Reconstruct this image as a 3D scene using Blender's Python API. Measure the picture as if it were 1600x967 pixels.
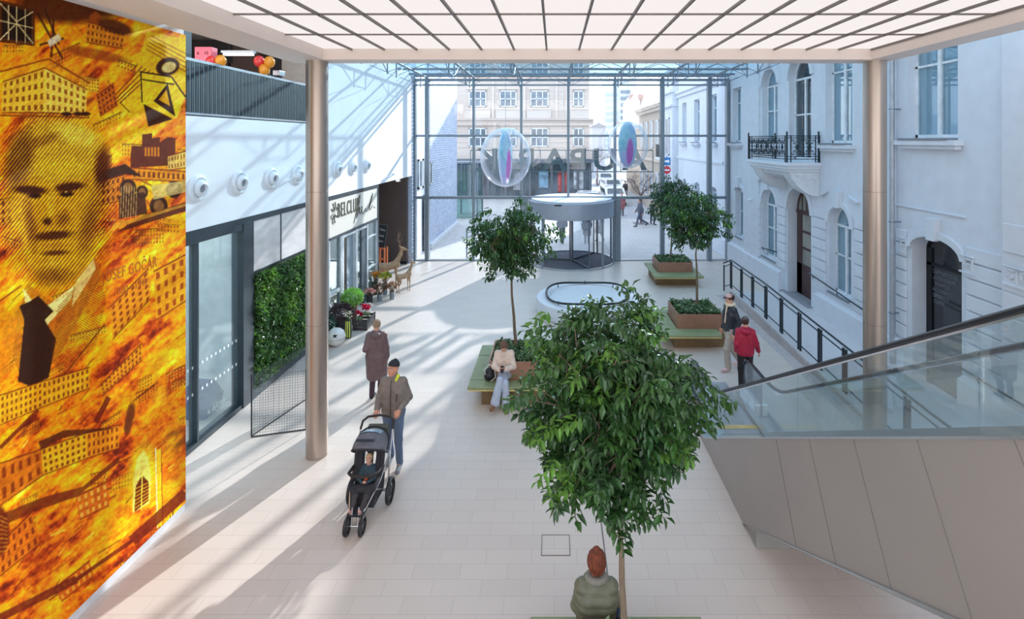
import bpy, bmesh, math, random
import numpy as np
from mathutils import Vector, Matrix, Quaternion
random.seed(7)
for o in list(bpy.data.objects): bpy.data.objects.remove(o)
COL = bpy.context.scene.collection
SC = bpy.context.scene
PI = math.pi
F = 800.0; CX = 866.0; CY = 219.0; H = 5.5      # lens in photo pixels, vanishing point, eye height

# ------------------------------------------------------------------ camera
cd = bpy.data.cameras.new('camera'); cam = bpy.data.objects.new('camera', cd); COL.objects.link(cam)
cam.location = (0, 0, H); cam.rotation_euler = (PI/2, 0, 0)
cd.sensor_fit = 'HORIZONTAL'; cd.sensor_width = 36; cd.lens = 36*F/1600
cd.shift_x = (800-CX)/1600; cd.shift_y = -(483.5-CY)/1600
cd.clip_start = .05; cd.clip_end = 600
SC.camera = cam
# ------------------------------------------------------------------ sky, sun, exposure
w = bpy.data.worlds.new('world'); SC.world = w; w.use_nodes = True
nt = w.node_tree; nt.nodes.clear()
wo = nt.nodes.new('ShaderNodeOutputWorld'); bg = nt.nodes.new('ShaderNodeBackground')
tc = nt.nodes.new('ShaderNodeTexCoord'); sep = nt.nodes.new('ShaderNodeSeparateXYZ'); cr = nt.nodes.new('ShaderNodeValToRGB')
cr.color_ramp.elements[0].position = 0.0; cr.color_ramp.elements[0].color = (1.0, .96, .93, 1)
cr.color_ramp.elements[1].position = 0.9; cr.color_ramp.elements[1].color = (.66, .80, 1.0, 1)
e = cr.color_ramp.elements.new(.15); e.color = (.92, .95, 1.0, 1)
nt.links.new(tc.outputs['Generated'], sep.inputs[0]); nt.links.new(sep.outputs['Z'], cr.inputs[0])
nt.links.new(cr.outputs[0], bg.inputs[0]); bg.inputs[1].default_value = 2.45
nt.links.new(bg.outputs[0], wo.inputs[0])
sd = bpy.data.lights.new('sun', 'SUN'); sun = bpy.data.objects.new('sun', sd); COL.objects.link(sun)
sd.energy = 6.2; sd.angle = math.radians(.8); sd.color = (1.0, .97, .93)
sun.rotation_euler = Vector((.42, 1.0, .43)).to_track_quat('Z', 'Y').to_euler()
sun.location = (10, 30, 20)
CEIL_EMIT = .84
SC.view_settings.view_transform = 'Standard'; SC.view_settings.look = 'None'
SC.view_settings.exposure = 0.20; SC.view_settings.gamma = 1.0; SC.view_settings.use_curve_mapping = False

# ------------------------------------------------------------------ materials
def lin(c):
    return tuple(((v/255)/12.92 if v/255 <= .04045 else ((v/255+.055)/1.055)**2.4) for v in c)
MATS = {}
def mat(name, rgb, rough=.6, metal=0, var=.06, scale=6, bump=0, bscale=40, spec=.5, trans=0, coat=0, stretch=None, emit=0):
    """noise-varied principled material, rgb in 0..255 sRGB"""
    if name in MATS: return MATS[name]
    m = bpy.data.materials.new(name); m.use_nodes = True; n = m.node_tree.nodes; l = m.node_tree.links
    b = n['Principled BSDF']; c = lin(rgb)
    tc = n.new('ShaderNodeTexCoord'); no = n.new('ShaderNodeTexNoise'); no.inputs['Scale'].default_value = scale
    no.inputs['Detail'].default_value = 4
    src = tc.outputs['Object']
    if stretch:
        mp = n.new('ShaderNodeMapping'); mp.inputs['Scale'].default_value = stretch; l.new(src, mp.inputs[0]); src = mp.outputs[0]
    l.new(src, no.inputs['Vector'])
    r = n.new('ShaderNodeValToRGB'); e = r.color_ramp.elements
    e[0].position = .3; e[1].position = .7
    e[0].color = (*[max(0, v*(1-var*2)) for v in c], 1); e[1].color = (*[min(1, v*(1+var*2)) for v in c], 1)
    l.new(no.outputs[0], r.inputs[0]); l.new(r.outputs[0], b.inputs['Base Color'])
    b.inputs['Roughness'].default_value = rough; b.inputs['Metallic'].default_value = metal
    b.inputs['Specular IOR Level'].default_value = spec
    if coat: b.inputs['Coat Weight'].default_value = coat
    if emit:
        b.inputs['Emission Strength'].default_value = emit; b.inputs['Emission Color'].default_value = (*c, 1)
    if bump:
        n2 = n.new('ShaderNodeTexNoise'); n2.inputs['Scale'].default_value = bscale; n2.inputs['Detail'].default_value = 5
        l.new(src, n2.inputs['Vector'])
        bp = n.new('ShaderNodeBump'); bp.inputs['Strength'].default_value = bump; bp.inputs['Distance'].default_value = .02
        l.new(n2.outputs[0], bp.inputs['Height']); l.new(bp.outputs[0], b.inputs['Normal'])
    if trans:
        ts = n.new('ShaderNodeBsdfTranslucent'); mx = n.new('ShaderNodeMixShader'); mx.inputs[0].default_value = trans
        l.new(r.outputs[0], ts.inputs[0]); l.new(b.outputs[0], mx.inputs[1]); l.new(ts.outputs[0], mx.inputs[2])
        l.new(mx.outputs[0], n['Material Output'].inputs[0])
    MATS[name] = m; return m
def glass(name, tint, refl=.06, rough=.0, haze=0, hazec=(200,215,225)):
    """thin glass: transparent with fresnel gloss; haze = noise-varied diffuse share"""
    if name in MATS: return MATS[name]
    m = bpy.data.materials.new(name); m.use_nodes = True; n = m.node_tree.nodes; l = m.node_tree.links
    n.remove(n['Principled BSDF'])
    t = n.new('ShaderNodeBsdfTransparent'); t.inputs[0].default_value = (*tint, 1)
    g = n.new('ShaderNodeBsdfGlossy'); g.inputs['Roughness'].default_value = rough
    lw = n.new('ShaderNodeLayerWeight'); lw.inputs[0].default_value = .35
    mu = n.new('ShaderNodeMath'); mu.operation = 'MULTIPLY_ADD'; mu.inputs[1].default_value = .28; mu.inputs[2].default_value = refl
    l.new(lw.outputs['Fresnel'], mu.inputs[0])
    mx = n.new('ShaderNodeMixShader'); l.new(mu.outputs[0], mx.inputs[0]); l.new(t.outputs[0], mx.inputs[1]); l.new(g.outputs[0], mx.inputs[2])
    out = mx.outputs[0]
    if haze:
        d = n.new('ShaderNodeBsdfDiffuse'); d.inputs[0].default_value = (*lin(hazec), 1)
        no = n.new('ShaderNodeTexNoise'); no.inputs['Scale'].default_value = 1.5
        mm = n.new('ShaderNodeMath'); mm.operation = 'MULTIPLY'; mm.inputs[1].default_value = haze*2; l.new(no.outputs[0], mm.inputs[0])
        m2 = n.new('ShaderNodeMixShader'); l.new(mm.outputs[0], m2.inputs[0]); l.new(out, m2.inputs[1]); l.new(d.outputs[0], m2.inputs[2]); out = m2.outputs[0]
    l.new(out, n['Material Output'].inputs[0]); MATS[name] = m; return m
def brickmat(name, c1, c2, mortar, bw, bh, ms, axes='XY', rough=.5, bump=.2, spec=.5, offset=.5, nvar=.08):
    if name in MATS: return MATS[name]
    m = bpy.data.materials.new(name); m.use_nodes = True; n = m.node_tree.nodes; l = m.node_tree.links
    b = n['Principled BSDF']; b.inputs['Roughness'].default_value = rough; b.inputs['Specular IOR Level'].default_value = spec
    g = n.new('ShaderNodeNewGeometry'); s = n.new('ShaderNodeSeparateXYZ'); c = n.new('ShaderNodeCombineXYZ')
    l.new(g.outputs['Position'], s.inputs[0])
    l.new(s.outputs[axes[0]], c.inputs['X']); l.new(s.outputs[axes[1]], c.inputs['Y'])
    t = n.new('ShaderNodeTexBrick'); l.new(c.outputs[0], t.inputs['Vector'])
    t.inputs['Scale'].default_value = 1; t.inputs['Brick Width'].default_value = bw; t.inputs['Row Height'].default_value = bh
    t.inputs['Mortar Size'].default_value = ms; t.inputs['Mortar Smooth'].default_value = .3; t.offset = offset
    t.inputs['Color1'].default_value = (*lin(c1), 1); t.inputs['Color2'].default_value = (*lin(c2), 1); t.inputs['Mortar'].default_value = (*lin(mortar), 1)
    no = n.new('ShaderNodeTexNoise'); no.inputs['Scale'].default_value = .9; no.inputs['Detail'].default_value = 6; l.new(g.outputs['Position'], no.inputs['Vector'])
    r = n.new('ShaderNodeValToRGB'); r.color_ramp.elements[0].color = (1-nvar,)*3+(1,); r.color_ramp.elements[1].color = (1+nvar,)*3+(1,)
    l.new(no.outputs[0], r.inputs[0])
    mx = n.new('ShaderNodeMix'); mx.data_type = 'RGBA'; mx.blend_type = 'MULTIPLY'; mx.inputs[0].default_value = 1
    l.new(t.outputs['Color'], mx.inputs[6]); l.new(r.outputs[0], mx.inputs[7]); l.new(mx.outputs[2], b.inputs['Base Color'])
    if bump:
        bp = n.new('ShaderNodeBump'); bp.inputs['Strength'].default_value = bump; bp.inputs['Distance'].default_value = .01; bp.invert = True
        l.new(t.outputs['Fac'], bp.inputs['Height']); l.new(bp.outputs[0], b.inputs['Normal'])
    MATS[name] = m; return m
def emitmat(name, col, s):
    if name in MATS: return MATS[name]
    m = bpy.data.materials.new(name); m.use_nodes = True; n = m.node_tree.nodes; l = m.node_tree.links
    n.remove(n['Principled BSDF']); e = n.new('ShaderNodeEmission'); e.inputs[1].default_value = s; e.inputs[0].default_value = (*col, 1)
    no = n.new('ShaderNodeTexNoise'); no.inputs['Scale'].default_value = .5
    r = n.new('ShaderNodeValToRGB'); r.color_ramp.elements[0].color = (*[v*.97 for v in col], 1); r.color_ramp.elements[1].color = (*col, 1)
    l.new(no.outputs[0], r.inputs[0]); l.new(r.outputs[0], e.inputs[0]); l.new(e.outputs[0], n['Material Output'].inputs[0])
    MATS[name] = m; return m

# ------------------------------------------------------------------ mesh helpers
def V(*a): return Vector(a)
def at(px, py, Y): return Vector(((px-CX)*Y/F, Y, H-(py-CY)*Y/F))
class MB:
    def __init__(s): s.v = []; s.f = []; s.mi = []; s.cur = 0
    def add(s, vs, fs):
        o = len(s.v); s.v += [tuple(v) for v in vs]; s.f += [tuple(i+o for i in f) for f in fs]; s.mi += [s.cur]*len(fs); return s
    def box(s, x0, x1, y0, y1, z0, z1):
        if x0 > x1: x0, x1 = x1, x0
        if y0 > y1: y0, y1 = y1, y0
        if z0 > z1: z0, z1 = z1, z0
        return s.add([(x, y, z) for z in (z0, z1) for y in (y0, y1) for x in (x0, x1)],
            [(0,2,3,1), (4,5,7,6), (0,1,5,4), (2,6,7,3), (0,4,6,2), (1,3,7,5)])
    def bar(s, a, b, w, h=None, up=(0,0,1)):
        """rectangular bar from a to b"""
        h = h or w; a = Vector(a); b = Vector(b); d = (b-a).normalized(); u = Vector(up)
        if abs(d.dot(u)) > .98: u = Vector((0, 1, 0))
        sd_ = d.cross(u).normalized()*w/2; uu = sd_.cross(d).normalized()*h/2
        vs = [p+i*sd_+j*uu for p in (a, b) for i, j in ((-1,-1), (1,-1), (1,1), (-1,1))]
        return s.add(vs, [(0,1,2,3), (7,6,5,4), (0,4,5,1), (1,5,6,2), (2,6,7,3), (3,7,4,0)])
    def tube(s, pts, r, n=8, closed=False, cap=True, sx=1.0, up=None):
        pts = [Vector(p) for p in pts]; N = len(pts); rs = r if isinstance(r, (list, tuple)) else [r]*N
        vs = []; prev = None
        for i, p in enumerate(pts):
            if closed: d = pts[(i+1) % N]-pts[i-1]
            else: d = pts[min(i+1, N-1)]-pts[max(i-1, 0)]
            d = d.normalized() if d.length > 1e-9 else Vector((0,0,1))
            if up is not None: u = Vector(up)
            elif prev is None: u = Vector((0,0,1)) if abs(d.z) < .9 else Vector((0,1,0))
            else: u = prev
            a = d.cross(u)
            if a.length < 1e-6: a = d.orthogonal()
            a.normalize(); b = a.cross(d).normalized(); prev = b
            for k in range(n):
                t = 2*PI*k/n; vs.append(p+(a*math.cos(t)*sx+b*math.sin(t))*rs[i])
        fs = []
        M = N if closed else N-1
        for i in range(M):
            j = (i+1) % N
            for k in range(n): fs.append((i*n+k, i*n+(k+1) % n, j*n+(k+1) % n, j*n+k))
        if cap and not closed: fs.append(tuple(range(n-1, -1, -1))); fs.append(tuple((N-1)*n+k for k in range(n)))
        return s.add(vs, fs)
    def cyl(s, c, r, z0, z1, n=24, r2=None):
        r2 = r if r2 is None else r2
        return s.tube([(c[0], c[1], z0), (c[0], c[1], z1)], [r, r2], n)
    def lathe(s, prof, c=(0,0,0), n=24, a0=0, a1=2*PI, axis='z'):
        full = abs(a1-a0-2*PI) < 1e-6; m = n if full else n+1; vs = []; fs = []
        for (r, z) in prof:
            for k in range(m):
                t = a0+(a1-a0)*k/n
                p = (r*math.cos(t), r*math.sin(t), z)
                if axis == 'x': p = (z, p[0], p[1])
                if axis == 'y': p = (p[0], z, p[1])
                vs.append((c[0]+p[0], c[1]+p[1], c[2]+p[2]))
        for i in range(len(prof)-1):
            for k in range(n):
                k2 = (k+1) % m
                fs.append((i*m+k, i*m+k2, (i+1)*m+k2, (i+1)*m+k))
        return s.add(vs, fs)
    def prism(s, poly, axis, a, b):
        """polygon (u,v) extruded along axis from a to b; x:(y,z) y:(x,z) z:(x,y)"""
        def P(u, v, t): return {'x': (t, u, v), 'y': (u, t, v), 'z': (u, v, t)}[axis]
        n = len(poly); vs = [P(u, v, a) for u, v in poly]+[P(u, v, b) for u, v in poly]
        fs = [tuple(range(n)), tuple(range(2*n-1, n-1, -1))]+[(i, (i+1) % n, n+(i+1) % n, n+i) for i in range(n)]
        return s.add(vs, fs)
    def ell(s, c, r, n=12, m=8, R=None):
        vs = []; fs = []
        for i in range(m+1):
            p = PI*i/m
            for k in range(n):
                t = 2*PI*k/n; q = Vector((r[0]*math.sin(p)*math.cos(t), r[1]*math.sin(p)*math.sin(t), r[2]*math.cos(p)))
                if R is not None: q = R @ q
                vs.append(Vector(c)+q)
        for i in range(m):
            for k in range(n): fs.append((i*n+k, (i+1)*n+k, (i+1)*n+(k+1) % n, i*n+(k+1) % n))
        return s.add(vs, fs)
    def xf(s, M):
        s.v = [tuple(M @ Vector(v)) for v in s.v]; return s
    def merge(s, o): return s.add(o.v, o.f)

WPOS = {}
def wpos(o):
    p = Vector((0,0,0))
    while o is not None: p += Vector(o.location); o = o.parent
    return p
def build(name, mb, m, parent=None, smooth=False, bevel=0, local=False, label=None, seg=2):
    me = bpy.data.meshes.new(name)
    vs = mb.v
    if parent is not None and not local:
        w_ = wpos(parent); vs = [(x-w_.x, y-w_.y, z-w_.z) for x, y, z in vs]
    me.from_pydata(vs, [], mb.f); me.update()
    ms = m if isinstance(m, (list, tuple)) else [m]
    for q in ms: me.materials.append(q)
    if len(ms) > 1: me.polygons.foreach_set('material_index', mb.mi)
    bm = bmesh.new(); bm.from_mesh(me); bmesh.ops.remove_doubles(bm, verts=bm.verts, dist=1e-5)
    bmesh.ops.recalc_face_normals(bm, faces=bm.faces); bm.to_mesh(me); bm.free()
    if smooth:
        me.polygons.foreach_set('use_smooth', [True]*len(me.polygons))
        try: me.set_sharp_from_angle(angle=math.radians(50))
        except Exception: pass
    o = bpy.data.objects.new(name, me); COL.objects.link(o)
    if parent is not None: o.parent = parent
    if bevel:
        bv = o.modifiers.new('bevel', 'BEVEL'); bv.width = bevel; bv.segments = seg; bv.limit_method = 'ANGLE'
    if label: o['label'] = label
    return o
def tag(o, label, cat, group=None, kind=None):
    o['label'] = label; o['category'] = cat
    if group: o['group'] = group
    if kind: o['kind'] = kind
    return o
def thing(name, label, cat, loc=(0,0,0), rz=0, group=None):
    o = bpy.data.objects.new(name, None); COL.objects.link(o); o.location = loc; o.rotation_euler = (0,0,rz)
    o.empty_display_size = .1
    return tag(o, label, cat, group)
def struct(name, mb=None, m=None, loc=(0,0,0), label=None, **k):
    if mb is None:
        o = bpy.data.objects.new(name, None); COL.objects.link(o); o.location = loc
    else: o = build(name, mb, m, **k)
    o['kind'] = 'structure'
    if label: o['label'] = label
    return o
def dup(root, loc, rz=None, label=None, group=None):
    r = root.copy(); COL.objects.link(r); r.location = loc
    if rz is not None: r.rotation_euler = (0,0,rz)
    if label: r['label'] = label
    if group: r['group'] = group
    for ch in list(root.children):
        c = ch.copy(); COL.objects.link(c); c.parent = r
        for g in list(ch.children):
            d = g.copy(); COL.objects.link(d); d.parent = c
    return r
def text_mb(s, size=1.0, ext=.01, spacing=1.0, sx=1.0, off=0):
    cu = bpy.data.curves.new('t', 'FONT'); cu.body = s; cu.size = size; cu.extrude = ext; cu.align_x = 'CENTER'; cu.align_y = 'CENTER'
    cu.space_character = spacing; cu.offset = off; cu.resolution_u = 3
    o = bpy.data.objects.new('t', cu); COL.objects.link(o); bpy.context.view_layer.update()
    dg = bpy.context.evaluated_depsgraph_get(); me = o.evaluated_get(dg).to_mesh()
    mb = MB(); mb.add([(v.co.x*sx, v.co.y, v.co.z) for v in me.vertices], [tuple(p.vertices) for p in me.polygons])
    o.evaluated_get(dg).to_mesh_clear(); bpy.data.objects.remove(o); bpy.data.curves.remove(cu)
    return mb

# ------------------------------------------------------------------ implicit bodies (surface nets)
class SDF:
    def __init__(s): s.p = []; s.puff = None
    def cap(s, a, b, ra, rb=None, k=.03, sub=False): s.p.append(('c', np.array(a, float), np.array(b, float), ra, ra if rb is None else rb, k, sub)); return s
    def ell(s, c, r, R=None, k=.03, sub=False): s.p.append(('e', np.array(c, float), np.array(r, float), None if R is None else np.array(R, float), 0, k, sub)); return s
    def cut(s, n, c): s.p.append(('p', np.array(n, float), c, 0, 0, 0, 0)); return s   # keep n.p < c
    def mesh(s, res, noise=0, nscale=30):
        lo = np.full(3, 1e9); hi = -lo
        def bb(q, pad=0):
            if q[0] == 'c':
                r = max(q[3], q[4])+pad; return np.minimum(q[1], q[2])-r, np.maximum(q[1], q[2])+r
            r = (q[2].max() if q[3] is not None else q[2])+pad; return q[1]-r, q[1]+r
        for q in s.p:
            if q[0] == 'p' or q[6]: continue
            a, b = bb(q); lo = np.minimum(lo, a); hi = np.maximum(hi, b)
        lo -= 3*res; hi += 3*res
        n = np.ceil((hi-lo)/res).astype(int)+1
        ax = [lo[i]+res*np.arange(n[i]) for i in range(3)]
        D = np.full(n, 1.0, np.float32)
        for q in s.p:
            if q[0] == 'p':
                d = ax[0][:,None,None]*q[1][0]+ax[1][None,:,None]*q[1][1]+ax[2][None,None,:]*q[1][2]-q[2]
                D = np.maximum(D, d.astype(np.float32)); continue
            a, b = bb(q, q[5]+2.5*res)
            i0 = np.clip(((a-lo)/res).astype(int), 0, n-1); i1 = np.clip(((b-lo)/res).astype(int)+2, 1, n)
            if (i1 <= i0).any(): continue
            X, Y_, Z = np.meshgrid(*[ax[i][i0[i]:i1[i]] for i in range(3)], indexing='ij')
            if q[0] == 'c':
                ab = q[2]-q[1]; L = max(ab@ab, 1e-9)
                t = np.clip(((X-q[1][0])*ab[0]+(Y_-q[1][1])*ab[1]+(Z-q[1][2])*ab[2])/L, 0, 1)
                d = np.sqrt((X-q[1][0]-t*ab[0])**2+(Y_-q[1][1]-t*ab[1])**2+(Z-q[1][2]-t*ab[2])**2)-(q[3]+(q[4]-q[3])*t)
            else:
                x, y, z = X-q[1][0], Y_-q[1][1], Z-q[1][2]
                if q[3] is not None:
                    R = q[3]; x, y, z = (R[0,0]*x+R[1,0]*y+R[2,0]*z, R[0,1]*x+R[1,1]*y+R[2,1]*z, R[0,2]*x+R[1,2]*y+R[2,2]*z)
                r = q[2]; k0 = np.sqrt((x/r[0])**2+(y/r[1])**2+(z/r[2])**2)+1e-9; k1 = np.sqrt((x/r[0]**2)**2+(y/r[1]**2)**2+(z/r[2]**2)**2)+1e-9
                d = k0*(k0-1)/k1
            sl = tuple(slice(i0[i], i1[i]) for i in range(3)); A = D[sl]; k = max(q[5], 1e-5)
            if q[6]:
                d = -d; h = np.maximum(k-np.abs(A-d), 0)/k; D[sl] = np.maximum(A, d)+h*h*k/4
            else:
                h = np.maximum(k-np.abs(A-d), 0)/k; D[sl] = np.minimum(A, d)-h*h*k/4
        if noise:
            X, Y_, Z = np.meshgrid(*ax, indexing='ij'); f = nscale
            D = D+noise*(np.sin(X*f+1.3*np.sin(Z*f*.7))*np.sin(Z*f*1.1+Y_*f*.6)+.5*np.sin(Y_*f*1.7+X*f*.9)).astype(np.float32)
        if s.puff: D = D-(s.puff[0]*np.abs(np.sin(ax[2]*PI/s.puff[1]))[None,None,:]).astype(np.float32)
        S = D < 0
        c8 = [S[i:n[0]-1+i, j:n[1]-1+j, k:n[2]-1+k] for i in (0,1) for j in (0,1) for k in (0,1)]
        cnt = sum(c.astype(np.int8) for c in c8); act = (cnt > 0) & (cnt < 8)
        idx = -np.ones(act.shape, np.int64); I = np.argwhere(act); idx[act] = np.arange(len(I))
        P = np.zeros((len(I), 3)); C = np.zeros(len(I))
        offs = [(i,j,k) for i in (0,1) for j in (0,1) for k in (0,1)]
        for a in range(8):
            for ax_ in range(3):
                if offs[a][ax_]: continue
                o2 = list(offs[a]); o2[ax_] = 1
                d0 = D[I[:,0]+offs[a][0], I[:,1]+offs[a][1], I[:,2]+offs[a][2]]; d1 = D[I[:,0]+o2[0], I[:,1]+o2[1], I[:,2]+o2[2]]
                mk = (d0 < 0) != (d1 < 0)
                t = np.where(mk, d0/(np.where(mk, d0-d1, 1)), 0)
                p = np.array(offs[a], float)[None,:].repeat(len(I), 0); p[:,ax_] += t
                P[mk] += p[mk]; C[mk] += 1
        P = lo+(I+P/np.maximum(C, 1)[:,None])*res
        fs = []
        for a in range(3):
            b, c = (a+1) % 3, (a+2) % 3
            sl0 = [slice(None)]*3; sl1 = [slice(None)]*3; sl0[a] = slice(0, -1); sl1[a] = slice(1, None)
            s0, s1 = S[tuple(sl0)], S[tuple(sl1)]
            E = np.argwhere(s0 != s1); E = E[(E[:,b] > 0) & (E[:,c] > 0) & (E[:,b] < n[b]-1) & (E[:,c] < n[c]-1)]
            if not len(E): continue
            db = np.zeros(3, int); db[b] = 1; dc = np.zeros(3, int); dc[c] = 1
            q = np.stack([idx[tuple((E-db-dc).T)], idx[tuple((E-dc).T)], idx[tuple(E.T)], idx[tuple((E-db).T)]], 1)
            fl = ~s0[tuple(E.T)]; q[fl] = q[fl][:,::-1]; fs.append(q)
        fs = np.concatenate(fs); fs = fs[(fs >= 0).all(1)]
        return P, fs
def sbuild(name, sdf, res, m, parent, noise=0, nscale=30, label=None, world=False):
    P, fs = sdf.mesh(res, noise, nscale)
    if world: P = P-np.array(wpos(parent))
    me = bpy.data.meshes.new(name); me.vertices.add(len(P)); me.vertices.foreach_set('co', P.astype(np.float32).ravel())
    me.loops.add(len(fs)*4); me.loops.foreach_set('vertex_index', fs.astype(np.int32).ravel())
    me.polygons.add(len(fs)); me.polygons.foreach_set('loop_start', np.arange(0, len(fs)*4, 4, dtype=np.int32))
    me.polygons.foreach_set('loop_total', np.full(len(fs), 4, np.int32))
    me.polygons.foreach_set('use_smooth', np.ones(len(fs), bool)); me.update(calc_edges=True); me.validate()
    me.materials.append(m); o = bpy.data.objects.new(name, me); COL.objects.link(o); o.parent = parent
    if label: o['label'] = label
    return o
# ================================================================== materials used widely
white = mat('white_plaster', (238,240,244), .75, var=.01, scale=2)
offwhite = mat('warm_white_paint', (232,224,216), .6, var=.012, scale=2)
beamm = mat('beam_paint', (226,212,204), .5, var=.012, scale=2)
facadew = mat('old_facade_plaster', (214,219,227), .85, var=.02, scale=3, bump=.08, bscale=60)
stucco = mat('stucco_ornament', (216,219,225), .85, var=.025, scale=8, bump=.5, bscale=14)
steel = mat('steel_grey_paint', (128,140,150), .4, .5, var=.03)
alu = mat('brushed_aluminium', (188,192,196), .32, .85, var=.03, scale=3, stretch=(1,1,30))
darkfr = mat('dark_grey_metal', (52,62,70), .45, .4, var=.04)
black = mat('black_metal', (28,32,36), .45, .3, var=.05)
rubber = mat('black_rubber', (30,30,32), .5, var=.05)
colmat = mat('column_bronze_metal', (178,164,154), .34, .8, var=.03, scale=1.2, stretch=(3,3,.6))
floorm = brickmat('floor_tiles', (211,197,187), (206,192,182), (188,174,165), .60, .2375, .004, 'XY', rough=.38, bump=.05, spec=.45, nvar=.03)
pavem = brickmat('street_paving', (196,192,188), (188,183,180), (164,162,160), .6, .3, .012, 'XY', rough=.8, bump=.1, nvar=.06)
asphalt = mat('asphalt', (170,172,176), .9, var=.04, scale=3)
g_fac = glass('facade_glass', (.93,.97,1.0), .03)
g_roof = glass('roof_glass', (.74,.88,.94), .08, haze=.06, hazec=(120,170,190))
g_shop = glass('shop_glass', (.78,.86,.88), .03, haze=.10, hazec=(170,190,196))
g_esc = glass('balustrade_glass', (.90,.95,.955), .01, haze=.04)
g_win = glass('window_glass', (.80,.88,.92), .05)
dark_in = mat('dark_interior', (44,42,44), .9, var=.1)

# ================================================================== the room shell
struct('floor', MB().box(-12, 8.4, .3, 23.4, -.2, 0), floorm)
struct('street_ground', MB().box(-60, 60, 23.4, 260, -.25, -.02), pavem)
struct('street_roadway', MB().prism([(3.7,36),(7.3,36),(13.5,120),(26,230),(16,230),(6,120)], 'z', -.02, -.012), asphalt)
struct('trim_1', MB().box(.665, .685, .5, 7.9, 0, .003), mat('joint', (120,116,114), .7))
# access hatch in the floor
ht = thing('floor_hatch', 'thin square outline of an access hatch set into the tiled floor', 'floor hatch', (.02,6.95,0))
m = MB()
for a, b in (((-.17,6.78),(.21,6.78)), ((.21,6.78),(.21,7.13)), ((.21,7.13),(-.17,7.13)), ((-.17,7.13),(-.17,6.78))):
    m.bar((*a,.003), (*b,.003), .010, .006)
build('frame', m, mat('hatch_joint', (132,124,118), .8), ht)
build('plate', MB().box(-.162,.202,6.788,7.122,0,.004), floorm, ht)

# luminous ceiling: beams around, slab above
bm_ = MB(); bm_.box(-4.64, -3.95, .2, 9.18, 6.877, 7.3); struct('trim_2', bm_, beamm, label='left ceiling beam')
bm_ = MB(); bm_.box(5.42, 5.85, .2, 9.18, 6.877, 7.3); struct('trim_3', bm_, beamm, label='right ceiling beam')
bm_ = MB(); bm_.box(-3.95, 5.42, 8.74, 9.18, 6.877, 7.3); struct('trim_4', bm_, beamm, label='front ceiling beam')
struct('ceiling', MB().box(-4.64, 5.85, -.6, 9.18, 7.3, 7.7), offwhite)
struct('wall_front_blocker', MB().box(-6.4, 8.4, -4.4, -4.2, -.2, 2.6).box(-5.5,8.0,-4.2,.3,-.2,0), mat('rear_blocker', (190,180,172), .8), label='unseen low wall added behind the viewpoint to block light')  # unseen low wall, added to hold back sky light from behind
struct('ceiling_side', MB().box(-6.4, -4.64, .2, 7.6, 7.3, 7.5), offwhite)
glow = emitmat('backlit_panel', (1.0,.93,.915), CEIL_EMIT)
darkgrid = mat('ceiling_grid_profile', (120,112,108), .5, .3)
gm = MB(); x = -3.95
PW = .5545; x0p = -.13-7*PW
for k in range(18):
    xx = x0p+k*PW
    if -3.95 < xx < 5.42: gm.box(xx-.014, xx+.014, .3, 8.74, 7.03, 7.10)
for k in range(8): gm.box(-3.95, 5.42, 7.52-1.215*k-.009, 7.52-1.215*k+.009, 7.040, 7.10)
struct('trim_5', gm, darkgrid, label='thin grid profiles between the ceiling panels')
first = None; pi_ = 0
for r in range(7):
    ya = 8.74 if r == 0 else 7.52-1.215*(r-1)-.010; yb = 7.52-1.215*r+.010
    if yb < .3: break
    for k in range(-1, 17):
        xa = max(x0p+k*PW+.016, -3.94); xb = min(x0p+(k+1)*PW-.016, 5.41)
        if xb-xa < .05: continue
        cx_ = (xa+xb)/2; cy_ = (ya+yb)/2
        p = build('light_panel', MB().box(xa-cx_, xb-cx_, yb-cy_, ya-cy_, 0, .012), glow); p.location = (cx_, cy_, 7.062)
        tag(p, 'white backlit rectangular panel of the luminous grid ceiling', 'ceiling light', 'luminous ceiling panels')
for i, (x, y) in enumerate(((.0,8.9), (3.05,8.9))):
    pass
# left side walls
struct('wall_left', MB().box(-6.4, -5.5, .2, 7.6, 0, 7.3), white, label='projecting wall that carries the mural')
struct('baseboard_left', MB().box(-5.5, -5.485, .2, 7.6, 0, .11), mat('skirting_white', (225,226,230), .5))
m = MB(); m.box(-6.75, -6.4, 7.6, 23.0, 3.9, 5.95); m.box(-6.75, -6.4, 14.0, 23.0, 5.95, 8.5); m.box(-12, -6.75, 7.6, 14.3, 5.6, 5.95)
m.box(-9.5, -6.75, 18.6, 23.0, 3.9, 4.1)
struct('wall_left_upper', m, white)
struct('wall_left_gallery', MB().box(-7.45, -6.75, 14.0, 14.3, 5.95, 8.3), mat('gallery_beige_wall', (205,192,180), .7))
struct('ceiling_gallery', MB().box(-12, -6.4, 7.6, 14.3, 8.25, 8.5), mat('gallery_ceiling', (186,170,160), .7))
m = MB(); m.box(-12, -7.45, 14.0, 14.25, 5.95, 8.25); m.box(-12.2, -12, 7.6, 14.3, 5.95, 8.25)
struct('wall_gallery_back', m, mat('gallery_dark_wall', (50,44,44), .8))
struct('trim_6', MB().box(-6.7, -6.41, 7.6, 9.05, 5.95, 8.2), darkfr, label='dark pillar at the near end of the gallery')
m = MB(); m.box(-8.6, -7.9, 13.7, 14.0, 5.95, 8.2)
for k in range(26): m.box(-11.6+k*.14, -11.53+k*.14, 13.93, 14.0, 5.95, 7.6)
struct('trim_7', m, mat('gallery_slats', (84,62,54), .7), label='brown slatted gallery wall')
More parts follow.
